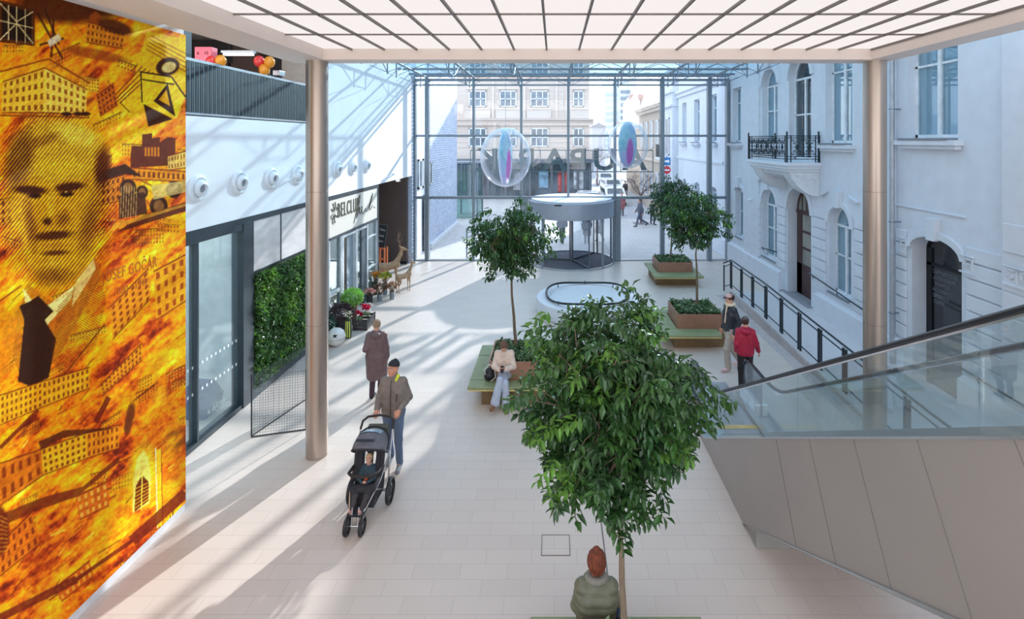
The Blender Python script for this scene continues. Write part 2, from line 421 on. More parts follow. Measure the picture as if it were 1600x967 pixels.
# ground floor, left: shop band
m = MB(); m.box(-6.62, -6.39, 7.6, 18.62, 3.78, 3.9); m.box(-6.62, -6.38, 7.6, 10.55, 3.66, 3.78)
m.box(-6.62, -6.37, 10.5, 10.86, 0, 3.78); m.box(-6.60, -6.39, 7.6, 10.5, 0, .09); m.box(-6.55, -6.40, 9.18, 9.22, .09, 3.7)
m.box(-6.55, -6.38, 10.86, 14.6, 0, .20); m.box(-6.6, -6.4, 10.86, 14.6, 2.66, 2.70); m.box(-6.6, -6.4, 11.98, 12.02, 2.7, 3.78)
m.box(-6.6, -6.385, 18.55, 18.64, 0, 3.8); m.box(-6.6, -6.39, 14.6, 18.6, 2.62, 2.70)
struct('trim_8', m, darkfr, label='dark metal framing of the shop fronts')
struct('window_1', MB().box(-6.49, -6.475, 7.6, 9.18, .09, 3.66), g_shop); struct('window_2', MB().box(-6.49, -6.475, 9.22, 10.5, .09, 3.66), g_shop)
struct('wall_left_room', MB().box(-9.2, -9.0, 7.4, 10.9, 0, 3.9).box(-9.2, -6.5, 10.7, 10.9, 0, 3.9), mat('room_grey', (196,204,206), .8))
stonem = mat('translucent_stone_panel', (214,208,206), .35, var=.05, scale=2.2, stretch=(1,1,3))
struct('wall_left_panel', MB().box(-6.5, -6.41, 10.86, 11.98, 2.70, 3.78), stonem); struct('wall_left_panel', MB().box(-6.5, -6.41, 12.02, 14.55, 2.70, 3.78), stonem)
struct('wall_left_back', MB().box(-6.8, -6.55, 10.9, 14.6, 0, 3.9), mat('dark_backing', (60,66,62), .9))
# flower shop: sign band, glass front, interior
shop = thing('shop_sign', 'cream fascia sign with thin dark lettering above the flower shop front', 'shop sign', (-6.42,16.6,2.7))
build('sign_board', MB().box(-6.5, -6.405, 14.58, 18.55, 2.70, 3.77), mat('cream_board', (226,218,206), .5, var=.01), shop)
ink = mat('olive_lettering', (84,78,56), .5)
def on_left(mb, y, z, x=-6.40):       # text drawn in xy -> plane facing +X (reads from the hall)
    M = Matrix(((0,0,1,x), (1,0,0,y), (0,1,0,z), (0,0,0,1)))
    return mb.xf(M)
t = text_mb('BELCLUB', .62, .012, 1.25, .56); build('lettering', on_left(t, 15.95, 3.39), ink, shop)
sc = MB()
def stroke(pts, r): sc.tube([(-6.395, y, z) for y, z in pts], r, 5)
stroke([(16.35,2.85),(16.5,3.1),(16.75,3.62),(16.85,3.7),(16.8,3.45),(16.6,3.1),(16.55,2.98),(16.7,3.1),(16.85,3.3),(16.8,3.12),(16.9,3.06),(17.0,3.2),(17.05,3.3),(17.0,3.12),(17.1,3.05),(17.25,3.12),(17.4,3.2),(17.35,3.08),(17.5,3.06),(17.7,3.25),(17.95,3.55),(18.05,3.64),(17.98,3.5),(17.75,3.2),(17.72,3.08),(17.85,3.1),(18.0,3.2)], .012)
stroke([(18.15,3.14),(18.3,3.1)], .012)
build('script_lettering', sc, ink, shop)
lg = MB()
for a in range(8):
    t_ = a*PI/4+.2; c_ = (14.88, 3.38)
    lg.tube([(-6.395, c_[0]+.05*math.cos(t_), c_[1]+.07*math.sin(t_)), (-6.395, c_[0]+.2*math.cos(t_), c_[1]+.26*math.sin(t_)), (-6.395, c_[0]+.2*math.cos(t_+.3), c_[1]+.33*math.sin(t_+.3))], .012, 5)
build('emblem', lg, ink, shop)
fr = MB()
for y0, y1 in ((14.55,14.62), (15.36,15.42), (15.46,15.60), (16.55,16.68), (17.52,17.62), (18.48,18.56)): fr.box(-6.52, -6.40, y0, y1, 0, 2.64)
fr.box(-6.5,-6.41,15.5,17.6,2.52,2.6); fr.box(-6.5,-6.42,17.6,18.5,1.02,1.07); fr.box(-6.5,-6.42,14.6,15.4,.98,1.1); fr.box(-6.5,-6.42,17.6,18.5,2.1,2.14)
sf = struct('window_3', fr, mat('pale_grey_frame', (196,204,210), .4, .3), label='flower shop front with pale frames')
build('pane', MB().box(-6.47, -6.46, 14.62, 15.36, 0, 2.62), g_shop, sf); build('pane', MB().box(-6.47, -6.46, 17.62, 18.48, 0, 2.62), g_shop, sf)
build('pane', MB().box(-6.47, -6.46, 16.68, 17.05, 0, 2.52), g_shop, sf)
build('door_leaf', MB().box(-6.5, -6.43, 17.08, 17.52, 0, 2.52), mat('blue_grey_panel', (66,80,92), .5), sf)
build('sliding_leaf', MB().box(-6.53, -6.51, 16.1, 16.55, .05, 2.5), glass('white_leaf', (.8,.88,.92), .1, haze=.4, hazec=(200,215,228)), sf)
m = MB(); m.box(-9.7, -9.5, 14.4, 18.7, 0, 3.9); m.box(-9.5, -6.6, 14.35, 14.45, 0, 3.9); m.box(-9.5,-6.62,18.6,18.7,0,3.9); m.box(-9.5,-6.62,14.4,18.7,2.9,3.0)
struct('wall_left_shop', m, mat('shop_interior', (120,122,120), .9, var=.1))
struct('wall_left_corner', MB().box(-9.5, -6.56, 22.75, 23.3, 0, 4.1), mat('brown_cladding', (92,78,74), .55, var=.04, scale=1.5), label='tall brown panel beside the glass front')
struct('baseboard_corner', MB().box(-9.5, -6.56, 22.7, 22.75, 0, .12), black)
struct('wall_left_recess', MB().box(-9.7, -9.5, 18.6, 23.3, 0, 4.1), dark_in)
wb = brickmat('white_brick', (206,214,228), (182,192,212), (140,156,186), .36, .13, .018, 'YZ', rough=.6, bump=.6, nvar=.06)
wbx = brickmat('white_brick_front', (206,216,230), (190,202,220), (150,166,190), .25, .09, .012, 'XZ', rough=.6, bump=.5, nvar=.06)
struct('wall_left_pier', MB().box(-6.7, -6.38, 23.0, 23.4, 0, 8.5), wbx)

# steel-clad columns
for i, (x, lab) in enumerate(((-4.15, 'round bronze-toned metal column standing left, by the stroller'), (5.61, 'round bronze-toned metal column standing right, behind the escalator glass'))):
    c = thing('column', lab, 'column', (x, 8.96, 0), 0, None)
    build('shaft', MB().cyl((x,8.96), .182, .0, 6.877, 48), colmat, c, smooth=True)
    j = MB()
    for z in (2.3, 4.6): j.lathe([(.1823,z),(.1835,z+.002),(.1835,z+.006),(.1823,z+.008)], (x,8.96,0), 48)
    build('seam', j, mat('seam_metal', (150,134,124), .4, .8), c, smooth=True)

# ------------------------------------------------------------------ glass front
YB = 23.4
wb_ = struct('wall_back', None, None, (0.75, YB, 0), label='tall glass front with steel mullions')
mxs = [-6.36, -5.8, -3.67, -1.5, .64, 2.77, 4.93, 7.08, 7.9]
for i, x in enumerate(mxs):
    z0 = 2.92 if i == 4 else 0
    r = .09 if i in (1, 6, 7) else .055
    build('mullion', MB().box(x-r, x+r, YB-.14, YB+.14, z0, 8.32), steel, wb_, bevel=.01)
for z, t_ in ((5.7,.05), (2.88,.06), (8.25,.05), (8.02,.03)):
    build('transom', MB().box(-6.36, 7.9, YB-.08, YB+.08, z-t_, z+t_), steel, wb_)
build('sill', MB().box(-6.36, -1.3, YB-.05, YB+.05, 0, .06).box(2.9, 7.9, YB-.05, YB+.05, 0, .06), alu, wb_)
for i in range(8):
    xa, xb = mxs[i]+.05, mxs[i+1]-.05
    for za, zb in ((.06,2.82), (2.94,5.65), (5.75,8.2)):
        if za < 1 and i in (3, 4): continue
        build('glass_pane', MB().box(xa, xb, YB-.012, YB+.012, za, zb), g_fac, wb_)
# letters of the centre's name, hung outside the glass (seen mirrored from the hall)
LT = thing('facade_lettering', 'large dark block letters hung outside the glass front, seen from behind', 'sign', (0,23.95,4.0))
lm = mat('letter_grey', (84,104,110), .45, .3)
xs = [-3.1, -1.35, .0, 1.15, 2.35, 3.75]
for ch, x in zip('KRAPUA', xs):
    t = text_mb(ch, 1.38, .06, 1, 1.15, .035)
    t.xf(Matrix(((-1,0,0,x), (0,0,1,23.95), (0,1,0,4.55), (0,0,0,1))))
    build('letter', t, lm, LT)
r_ = MB()
for z in (4.03, 5.03): r_.bar((-3.9,23.88,z), (4.6,23.88,z), .045)
for x in (-3.9, -2.1, -.65, .55, 1.8, 3.1, 4.6): r_.bar((x,23.88,4.03), (x,23.88,5.03), .035)
build('carrier_frame', r_, lm, LT)
for x in (-3.67, -1.5, .64, 2.77): build('bracket', MB().bar((x,YB+.13,5.03),(x,23.9,5.03),.04), steel, LT)
# glass roof with trusses
rf = struct('ceiling_glass_roof', None, None, (0.7,16,8.5))
for i in range(7):
    xa, xb = -6.6+i*2.13, -6.6+(i+1)*2.13-.03
    for j in range(4): build('roof_pane', MB().box(xa, xb, 9.2+j*3.75, 9.2+(j+1)*3.75-.04, 8.50, 8.53), g_roof, rf)
build('roof_pane', MB().box(5.87, 8.0, .3, 9.15, 8.50, 8.53), g_roof, rf)
for y in (10.4, 13.2, 16.0, 18.8, 21.0, 22.6, 23.3): build('purlin', MB().tube([(-6.4,y,8.42),(7.95,y,8.42)], .05, 8), steel, rf, smooth=True)
for x in mxs[1:8]:
    t = MB(); t.tube([(x,9.2,8.36),(x,23.4,8.36)], .045, 8)
    for y0 in (20.2, 16.8, 13.4, 10.4):
        y1 = y0+3.0
        t.tube([(x,y0,8.36),(x,(y0+y1)/2-.5,7.86),(x,(y0+y1)/2+.5,7.86),(x,y1,8.36)], .016, 6)
        for yy in ((y0+y1)/2-.5, (y0+y1)/2+.5): t.tube([(x,yy,8.36),(x,yy,7.80)], .024, 6); t.tube([(x-1.05,yy,8.3),(x,yy,7.86),(x+1.05,yy,8.3)], .012, 5)
    build('truss', t, steel, rf, smooth=True)

# ------------------------------------------------------------------ right wall: the old town house
XR = 8.0; TH = .42
ops = [  # y0, y1, z0, z1(spring), rise of arch
 (10.15, 11.62, 5.55, 7.75, 0),    # upper window nearest
 (13.75, 15.1, 5.42, 8.25, .0),     # upper window
 (15.95, 17.45, 4.87, 7.55, .74),  # balcony door, arched
 (18.35, 19.7, 5.42, 7.55, .6),
 (21.9, 22.95, 5.42, 7.8, 0),
 (10.05, 11.45, .12, 3.12, .32),   # dark shop door
 (13.8, 14.9, 1.14, 3.1, .55),     # ground windows
 (15.95, 17.55, .30, 3.15, .80),   # brown door
 (18.4, 19.7, 1.1, 3.1, .6),
 (21.7, 22.6, 1.3, 3.3, .2),
 (25.2, 26.3, 5.4, 7.8, 0), (28.2, 29.3, 5.4, 7.8, 0), (31.0, 32.0, 5.4, 7.8, 0),
 (25.2, 26.2, 1.0, 2.9, .25), (28.2, 29.2, 1.0, 2.9, .25), (31.0, 31.9, 1.0, 2.9, .25)]
def wall_cells(y0, y1, z0, z1, ops):
    ys = sorted({y0, y1, *[a for o in ops for a in o[:2] if y0 < a < y1]}); m = MB()
    for a, b in zip(ys, ys[1:]):
        c = (a+b)/2; hs = sorted([(o[2], o[3]+o[4]) for o in ops if o[0] <= c <= o[1]]); z = z0
        for h0, h1 in hs:
            if h0 > z: m.box(XR, XR+TH, a, b, z, h0)
            z = h1
        if z < z1: m.box(XR, XR+TH, a, b, z, z1)
    return m
def arch_pts(o, n=14, grow=0):
    y0, y1, z0, z1, r = o; c = (y0+y1)/2; hw = (y1-y0)/2+grow
    return [(c-hw*math.cos(PI*i/n), z1+(r+grow)*math.sin(PI*i/n)) for i in range(n+1)]
m = wall_cells(.3, 33.0, 0, 11.0, ops)
for o in ops:
    if o[4]:
        p = arch_pts(o); top = o[3]+o[4]
        for q0, q1 in zip(p, p[1:]): m.prism([q0, q1, (q1[0], top), (q0[0], top)], 'x', XR, XR+TH)
struct('wall_right', m, facadew)
m = MB()
for z0, z1, d in ((7.95+.25,8.45,.10), (8.45,8.6,.2), (4.35,4.5,.06)):
    m.box(XR-d, XR, 24.2, 33.2, z0, z1)
struct('trim_9', m, facadew, label='cornice on the old building outside')
m = MB()   # vertical breaks, plinth
for y0, y1, d in ((9.1,12.05,0),): pass
m.box(XR-.10, XR, .3, 9.05, .9, 8.4)                       # projecting pilaster near right
m.box(XR-.06, XR, 19.9, 21.4, 0, 8.4); m.box(XR-.08, XR, 11.95, 12.25, .1, 8.4)
struct('trim_10', m, facadew, bevel=.01, label='flat pilasters of the old facade')
m = MB()
for y0, y1 in ((.3,10.0), (11.5,15.5), (17.95,24)): m.box(XR-.14, XR, y0, y1, 0, .85); m.prism([(XR-.14,.85),(XR,.85),(XR,.93)], 'y', y0, y1)
struct('baseboard_right', m, facadew)
m = MB()   # rustication: separate courses with open joints, protruding 3 cm
piers = [(8.55,9.9),(11.6,11.93),(12.3,13.6),(15.05,15.85),(17.65,18.3),(19.8,21.5)]
for a, b in piers:
    for k in range(8):
        z = 1.0+k*.31
        m.box(XR-.05, XR, a, b, z, z+.28)
struct('trim_11', m, facadew, bevel=.012, label='rusticated stone courses')
# arch surrounds and keystones, window hoods and sills
m = MB()
for o in ops[:10]:
    if o[4]:
        p = arch_pts(o, 16); q = arch_pts(o, 16, .16)
        for i in range(16): m.prism([p[i], p[i+1], q[i+1], q[i]], 'x', XR-.06, XR)
        c = (o[0]+o[1])/2; zt = o[3]+o[4]
        m.prism([(c-.11,zt-.05),(c+.11,zt-.05),(c+.17,zt+.42),(c-.17,zt+.42)], 'x', XR-.13, XR)
        if o[2] < 2 and o[4] > .4:
            m.prism([(c-.95,zt+.18),(c-.6,zt+.30),(c-.55,zt+.36),(c-.95,zt+.24)], 'x', XR-.1, XR); m.prism([(c+.95,zt+.18),(c+.6,zt+.30),(c+.55,zt+.36),(c+.95,zt+.24)], 'x', XR-.1, XR)
m.box(XR-.04, XR, 9.95, 13.0, 3.98, 4.02)
struct('trim_12', m, facadew, bevel=.008, label='arch surrounds and keystones')
silm = mat('sill_slate', (128,134,142), .6)
for o in ops:
    if o[2] > .5 and not (4.8 < o[2] < 5):
        s_ = MB(); s_.box(XR-.20, XR+.1, o[0]-.16, o[1]+.16, o[2]-.16, o[2]-.05) if o[2] > 5 else s_.box(XR-.05, XR+.1, o[0]-.03, o[1]+.03, o[2]-.07, o[2]-.02)
        if o[2] > 5: s_.box(XR-.13, XR, o[0]-.10, o[1]+.10, o[2]-.24, o[2]-.16)
        t_ = struct('trim_13', s_, facadew, bevel=.01, label='window sill')
        build('sill_cover', MB().box(XR-.22 if o[2] > 5 else XR-.07, XR+.34, o[0]-.0, o[1]+.0, o[2]-.05, o[2]-.005), silm, t_)
wfr = mat('window_white_paint', (224,228,232), .5)
curt = mat('curtain_pale', (226,236,242), .9, var=.04, stretch=(1,8,1))
def window(n, o, style='white', label=None):
    y0, y1, z0, z1, r = o; X0 = XR+.20; X1 = XR+.26; zt = z1
    f = MB(); w_ = .07
    f.box(X0, X1, y0, y0+w_, z0, zt); f.box(X0, X1, y1-w_, y1, z0, zt); f.box(X0, X1, y0, y1, z0, z0+w_); f.box(X0-.02, X1+.02, y0, y1, zt-w_, zt)
    c = (y0+y1)/2; f.box(X0-.015, X1, c-.05, c+.05, z0, zt)
    zz = z0+(zt-z0)*(.55 if r else .72); f.box(X0, X1, y0, y1, zz-.025, zz+.025)
    if r:
        p = arch_pts(o, 14); q = [(c+(a-c)*.88, z1+(b-z1)*.86) for a, b in p]
        for i in range(14): f.prism([p[i], p[i+1], q[i+1], q[i]], 'x', X0, X1)
    root = struct('window_%d' % n, f, wfr, label=label)
    g = MB(); g.box(X0+.02, X0+.03, y0, y1, z0, zt)
    if r: g.prism(arch_pts(o, 14), 'x', X0+.02, X0+.03)
    build('pane', g, g_win, root)
    b = MB(); b.box(X1+.01, X1+.03, y0, y1, z0, zt+r)
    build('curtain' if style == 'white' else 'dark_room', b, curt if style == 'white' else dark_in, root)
wi = 4
for i, o in enumerate(ops):
    if i in (5, 7): continue
    window(wi, o, 'dark' if i == 2 else 'white', {2:'balcony door with arched top light', 0:'tall upper window nearest the camera'}.get(i)); wi += 1
# brown entrance door
o = ops[7]; y0, y1, z0, z1, r = o; X0 = XR+.32
brown = mat('dark_brown_wood', (70,44,42), .45, var=.08, scale=4, stretch=(1,1,.2))
d = MB(); d.box(X0, X0+.06, y0, y0+.1, z0, z1); d.box(X0, X0+.06, y1-.35, y1, z0, z1); d.box(X0, X0+.06, y0, y1, z0, z0+1.05); d.box(X0-.03, X0+.08, y0, y1, z1-.12, z1)
for z in (1.9, 2.45): d.box(X0, X0+.06, y0+.1, y1-.35, z-.04, z+.04)
p = arch_pts(o, 14); c = (y0+y1)/2; q = [(c+(a-c)*.9, z1+(b-z1)*.9) for a, b in p]
for i in range(14): d.prism([p[i], p[i+1], q[i+1], q[i]], 'x', X0, X0+.06)
for k in (-.45, -.15, .15, .45): d.box(X0, X0+.05, c+k-.025, c+k+.025, z1, z1+.8*math.sqrt(1-(k/.8)**2)-.02)
dr = struct('door_1', d, brown, label='dark brown arched entrance door under the balcony')
build('pane', MB().box(X0+.02, X0+.03, y0+.1, y1-.35, z0+1, z1).prism(p, 'x', X0+.02, X0+.03), glass('milky_glass', (.5,.52,.5), .1, haze=.4, hazec=(200,196,186)), dr)
build('back_panel', MB().box(X0+.1, X0+.12, y0, y1, z0, z1+r), mat('hall_beige', (170,164,156), .9), dr)
build('door_handle', MB().box(X0-.06, X0-.02, y0+.08, y0+.12, 1.2, 1.6), black, dr)
build('step', MB().box(XR-.16, XR+.4, y0-.1, y1+.25, .1, .32), mat('grey_stone_step', (150,150,156), .7), dr)
# dark glass shop door
o = ops[5]; y0, y1, z0, z1, r = o
d = MB(); d.box(X0, X0+.06, y0, y0+.06, z0, z1); d.box(X0, X0+.06, y1-.16, y1, z0, z1); d.box(X0, X0+.06, y0, y1, z1-.38, z1-.32)
p = arch_pts(o, 14); c = (y0+y1)/2; q = [(c+(a-c)*.93, z1+(b-z1)*.8) for a, b in p]
for i in range(14): d.prism([p[i], p[i+1], q[i+1], q[i]], 'x', X0, X0+.06)
dr = struct('door_2', d, black, label='dark glazed arched shop door in the old facade')
gb = mat('black_mirror_glass', (26,30,38), .06, 0, var=.2, scale=2, spec=.9)
build('pane', MB().box(X0+.03, X0+.04, y0, y1, z0, z1).prism(p, 'x', X0+.03, X0+.04), gb, dr)
tx = MB()
for k, s_ in enumerate(('TCHIBO', 'CAFFE', 'ESPRESSO', 'BAR')): pass
for k in range(6):
    tt = text_mb(('CAPPUCCINO','LATTE CAFFE','DOPPIO','MACCHIATO','ESPRESSO','CAFFE')[k], .115, .002); tt.xf(Matrix(((0,0,-1,X0+.028), (-1,0,0,10.95+.03*k), (0,1,0,2.62-.13*k), (0,0,0,1)))); tx.merge(tt)
build('lettering', tx, mat('pale_print', (112,118,126), .6), dr)
# Greek key relief on the pilaster
gk = MB()
def key(x, ya, yb, za, zb, n):
    wv = (yb-ya)/n; t = .02
    for k in range(n):
        a = ya+k*wv; pts = [(a,za),(a,zb),(a+wv*.7,zb),(a+wv*.7,za+.08),(a+wv*.35,za+.08),(a+wv*.35,zb-.10)]
        for p_, q_ in zip(pts, pts[1:]): gk.bar((x,*p_), (x,*q_), .03, .03)
    gk.bar((x,ya-.03,za-.05),(x,yb+.03,za-.05),.03); gk.bar((x,ya-.03,zb+.05),(x,yb+.03,zb+.05),.03)
key(XR-.14, 7.7, 8.95, 3.05, 3.27, 5); key(XR-.065, 9.72, 10.0, 3.0, 3.22, 1); key(XR-.065, 11.55, 11.8, 3.0, 3.22, 1)
struct('trim_14', gk, facadew, label='Greek key relief')
m = MB()
for z in (1.2,1.62,2.04,2.46,2.88,3.55): m.box(XR-.125, XR-.10, .4, 9.0, z, z+(.38 if z < 3 else .5))
struct('trim_15', m, facadew, bevel=.01, label='stone courses of the near pilaster')
# drainpipes
for y, r_, zt in ((11.82,.055,8.4), (12.42,.04,8.3)):
    dp = thing('drainpipe', 'grey drainpipe running down the old facade '+('beside the dark shop door' if y < 12 else 'behind the right column'), 'drainpipe', (XR-.2,y,.3))
    build('pipe', MB().tube([(XR-.20,y,.35),(XR-.20,y,zt)], r_, 14), mat('pipe_grey', (168,174,182), .4, .4), dp, smooth=True)
    b = MB()
    for z in (1.5,3.6,6.2): b.lathe([(r_,z),(r_+.012,z),(r_+.012,z+.03),(r_,z+.03)], (XR-.20,y,0), 14); b.box(XR-.14,XR,y-.01,y+.01,z,z+.03)
    build('bracket', b, steel, dp)

# ramp in front of the old building
m = MB(); m.prism([(8.4,0),(8.4,-.01),(18.2,-.01),(17.6,.30),(15.2,.29)], 'x', 6.12, 8.0)
struct('floor_ramp', m, mat('ramp_stone', (206,204,206), .55, var=.015))
m = MB(); m.prism([(8.4,0),(8.4,.005),(15.2,.30),(17.6,.31),(18.2,.0)], 'x', 6.07, 6.12); m.box(5.78,6.07,9.2,18.2,0,.004)
struct('trim_16', m, mat('ramp_edge_stone', (186,176,174), .6), label='stone edge of the ramp')
# ================================================================== the mural: large printed collage on the projecting wall
def paint_mural():
    S = 1.6; W, Hh = int(290*S), int(970*S)
    yy, xx = np.mgrid[0:Hh, 0:W]; X = xx/S; Y = yy/S
    rng = np.random.RandomState(3)
    def vnoise(u, v, seed):
        r = np.random.RandomState(seed).rand(64, 64)
        iu = np.floor(u).astype(int); iv = np.floor(v).astype(int); fu = u-iu; fv = v-iv
        fu = fu*fu*(3-2*fu); fv = fv*fv*(3-2*fv); g = lambda a, b: r[a % 64, b % 64]
        return (g(iu,iv)*(1-fu)+g(iu+1,iv)*fu)*(1-fv)+(g(iu,iv+1)*(1-fu)+g(iu+1,iv+1)*fu)*fv
    def fbm(u, v, seed, o=5):
        s = 0; a = .5
        for k in range(o): s = s+a*vnoise(u*2**k, v*2**k, seed+k); a *= .55
        return s
    c, s = math.cos(-.72), math.sin(-.72)
    U = X*c+Y*s; Vv = -X*s+Y*c                       # streaks run up to the right
    n1 = fbm(U/80, Vv/30, 11, 6); n2 = fbm(U/26+9, Vv/7, 31); n3 = fbm(X/6, Y/6, 51, 4)
    t = np.clip((n1*.6+n2*.45+n3*.2-.40)*1.8, 0, 1)
    stops = [(0, (96,34,8)), (.16, (176,66,4)), (.34, (236,122,4)), (.55, (252,168,8)), (.78, (255,206,24)), (1, (255,236,110))]
    img = np.zeros((Hh, W, 3))
    for k in range(3): img[..., k] = np.interp(t, [a for a, _ in stops], [b[k] for _, b in stops])
    def poly(pts):
        m = np.zeros((Hh, W), bool); x0 = max(0, int(min(p[0] for p in pts)*S)-1); x1 = min(W, int(max(p[0] for p in pts)*S)+2)
        y0 = max(0, int(min(p[1] for p in pts)*S)-1); y1 = min(Hh, int(max(p[1] for p in pts)*S)+2)
        if x1 <= x0 or y1 <= y0: return m
        A = X[y0:y1, x0:x1]; B = Y[y0:y1, x0:x1]; q = np.zeros(A.shape, bool)
        for (ax, ay), (bx, by) in zip(pts, pts[1:]+pts[:1]):
            if ay == by: continue
            q ^= ((ay > B) != (by > B)) & (A < (bx-ax)*(B-ay)/(by-ay)+ax)
        m[y0:y1, x0:x1] = q; return m
    def fill(m, col, a=1.0):
        a = a*m.astype(float) if m.dtype == bool else m*a
        for k in range(3): img[..., k] = img[..., k]*(1-a)+col[k]*a
    def blob(cx, cy, rx, ry, rot=0, soft=.35):
        cc, ss = math.cos(rot), math.sin(rot); u = ((X-cx)*cc+(Y-cy)*ss)/rx; v = (-(X-cx)*ss+(Y-cy)*cc)/ry
        return np.clip((1-np.sqrt(u*u+v*v))/soft, 0, 1)
    def line(a, b, w_, col, al=1):
        a = np.array(a, float); b = np.array(b, float); d = b-a; L = math.hypot(*d) or 1; nx, ny = -d[1]/L*w_/2, d[0]/L*w_/2
        fill(poly([(a[0]+nx,a[1]+ny),(b[0]+nx,b[1]+ny),(b[0]-nx,b[1]-ny),(a[0]-nx,a[1]-ny)]), col, al)
    def Q(q, u, v): return tuple((q[0][k]*(1-u)+q[1][k]*u)*(1-v)+(q[3][k]*(1-u)+q[2][k]*u)*v for k in (0, 1))
    def bldg(q, cols, rows, wall=(246,176,40), win=(96,40,10), al=.85, wa=.8, top=True):
        fill(poly(q), wall, al)
        for i in range(cols):
            for j in range(rows):
                u0, u1 = (i+.28)/cols, (i+.72)/cols; v0, v1 = (j+.25)/rows, (j+.78)/rows
                fill(poly([Q(q,u0,v0),Q(q,u1,v0),Q(q,u1,v1),Q(q,u0,v1)]), win, wa)
        if top: line(q[0], q[1], 2.2, (110,48,12), .8); line(q[3], q[2], 2.0, (110,48,12), .7)
    DK = (38,24,16); BR = (110,48,10)
    q_ = np.random.RandomState(12)
    for i in range(46):       # faint fragments of facades scattered through the collage
        cx_, cy_ = q_.uniform(0,290), q_.uniform(0,965); L = q_.uniform(18,60); hh = q_.uniform(8,24); sl_ = -q_.uniform(.25,.75) if cy_ > 380 else q_.uniform(-.5,.4)
        qd = [(cx_,cy_),(cx_+L,cy_+L*sl_),(cx_+L,cy_+L*sl_+hh),(cx_,cy_+hh)]; cw = [(250,196,60),(232,132,24),(150,60,12),(255,222,110)][q_.randint(4)]
        bldg(qd, int(L/5)+1, int(hh/7)+1, cw, (88,34,8) if cw[0] > 200 else (255,200,90), q_.uniform(.25,.6), q_.uniform(.35,.75), False)
        line(qd[0], qd[1], 1.5, DK, q_.uniform(.3,.8))
    for i in range(120):
        cx_, cy_ = q_.uniform(0,290), q_.uniform(0,965); L = q_.uniform(8,46); a_ = -.72+q_.normal()*.25 if cy_ > 380 else q_.uniform(-1.2,1.2)
        line((cx_,cy_), (cx_+L*math.cos(a_),cy_+L*math.sin(a_)), q_.uniform(.6,2.4), [(70,26,8),(70,26,8),(255,232,130)][q_.randint(3)], q_.uniform(.3,.8))
    # dark sky band at the top and lattice window
    fill(blob(110, 8, 110, 34), (58,36,26), .9); fill(poly([(0,0),(55,14),(55,72),(0,66)]), (60,44,34), .9); fill(poly([(3,5),(50,20),(50,66),(3,60)]), (20,20,22), .95)
    for a, b in (((0,32),(52,44)), ((26,10),(26,66)), ((0,5),(26,34)), ((26,34),(52,18)), ((0,62),(26,36)), ((26,36),(52,68)), ((13,8),(13,62)), ((39,14),(39,68))): line(a, b, 1.6, (240,226,190), .9)
    for a, b in (((58,20),(98,92)), ((70,14),(92,70)), ((62,70),(100,60)), ((84,30),(80,90))): line(a, b, 3.5, DK, .8)
    fill(poly([(74,64),(92,52),(96,62),(78,74)]), (236,226,210), .9)
    bldg([(136,34),(196,50),(192,76),(134,66)], 9, 3, (214,140,50), (90,44,16)); fill(poly([(140,24),(150,18),(160,26),(160,40),(140,34)]), (150,84,30), .9)
    fill(blob(180, 42, 34, 12, .3), (44,28,20), .8); fill(blob(150, 85, 60, 10, .2), (120,60,20), .6)
    # corner block
    fill(blob(70, 140, 90, 55), (250,206,70), .5)
    bldg([(4,128),(70,106),(70,176),(2,176)], 7, 4, (248,206,92), (104,56,18)); bldg([(70,106),(136,140),(134,178),(70,176)], 7, 4, (255,226,126), (120,66,20))
    for a, b in (((0,112),(76,92)), ((76,92),(140,130)), ((0,180),(140,184))): line(a, b, 3, (140,74,20), .9)
    for x in (104, 122, 134): fill(blob(x, 178, 9, 4), DK, .95)
    # tilted houses upper right
    fill(poly([(230,48),(290,62),(290,140),(206,186),(198,160)]), (250,204,46), .95)
    for k in range(5): line((236-k*2, 56+k*5), (290, 84+k*7), 1.6, (150,90,20), .8)
    for k in range(4): line((160+k*9, 170-k*3), (222+k*6, 104+k*3), 2, BR, .8)
    fill(blob(262, 104, 20, 15, -.3, .15), DK, .95); fill(blob(264, 105, 13, 9, -.3, .2), (240,222,170), .95)
    fill(poly([(218,112),(268,120),(290,150),(276,186),(220,162)]), (253,214,60), 1)
    for a, b in (((218,112),(268,120)), ((268,120),(290,152)), ((220,112),(222,160)), ((222,124),(272,132))): line(a, b, 2.4, DK, .9)
    fill(poly([(240,158),(262,130),(274,182)]), DK, .95); fill(poly([(248,156),(260,140),(266,166)]), (240,180,50), 1)
    fill(poly([(224,162),(270,186),(232,198)]), (40,26,18), .95); bldg([(150,150),(178,130),(184,164),(156,182)], 5, 4, (190,100,30), (60,28,12))
    # castle keep
    fill(poly([(204,242),(206,228),(222,228),(222,210),(238,208),(238,216),(250,214),(250,222),(262,214),(274,216),(274,258),(204,262)]), (78,40,22), .95)
    for i in range(5): fill(poly([(226+i*5,230),(229+i*5,230),(229+i*5,244),(226+i*5,244)]), (232,150,60), .8)
    bldg([(262,244),(290,236),(290,262),(262,266)], 6, 2, (244,214,150), (110,60,30)); bldg([(206,262),(290,268),(290,284),(206,280)], 11, 1, (226,150,50), (90,44,20))
    # gabled villa and bridge rail
    fill(poly([(150,270),(196,256),(222,276),(196,272),(152,286)]), (42,30,24), .95); bldg([(150,286),(196,272),(196,312),(150,322)], 6, 3, (216,130,40), (86,40,16))
    for cx, cy, r in ((200,294,14), (248,322,15), (222,300,10), (272,296,13)):
        fill(blob(cx, cy, r, r*1.1, 0, .12), (40,34,34), .95); fill(blob(cx, cy, r*.6, r*.7, 0, .2), (150,120,100), .8)
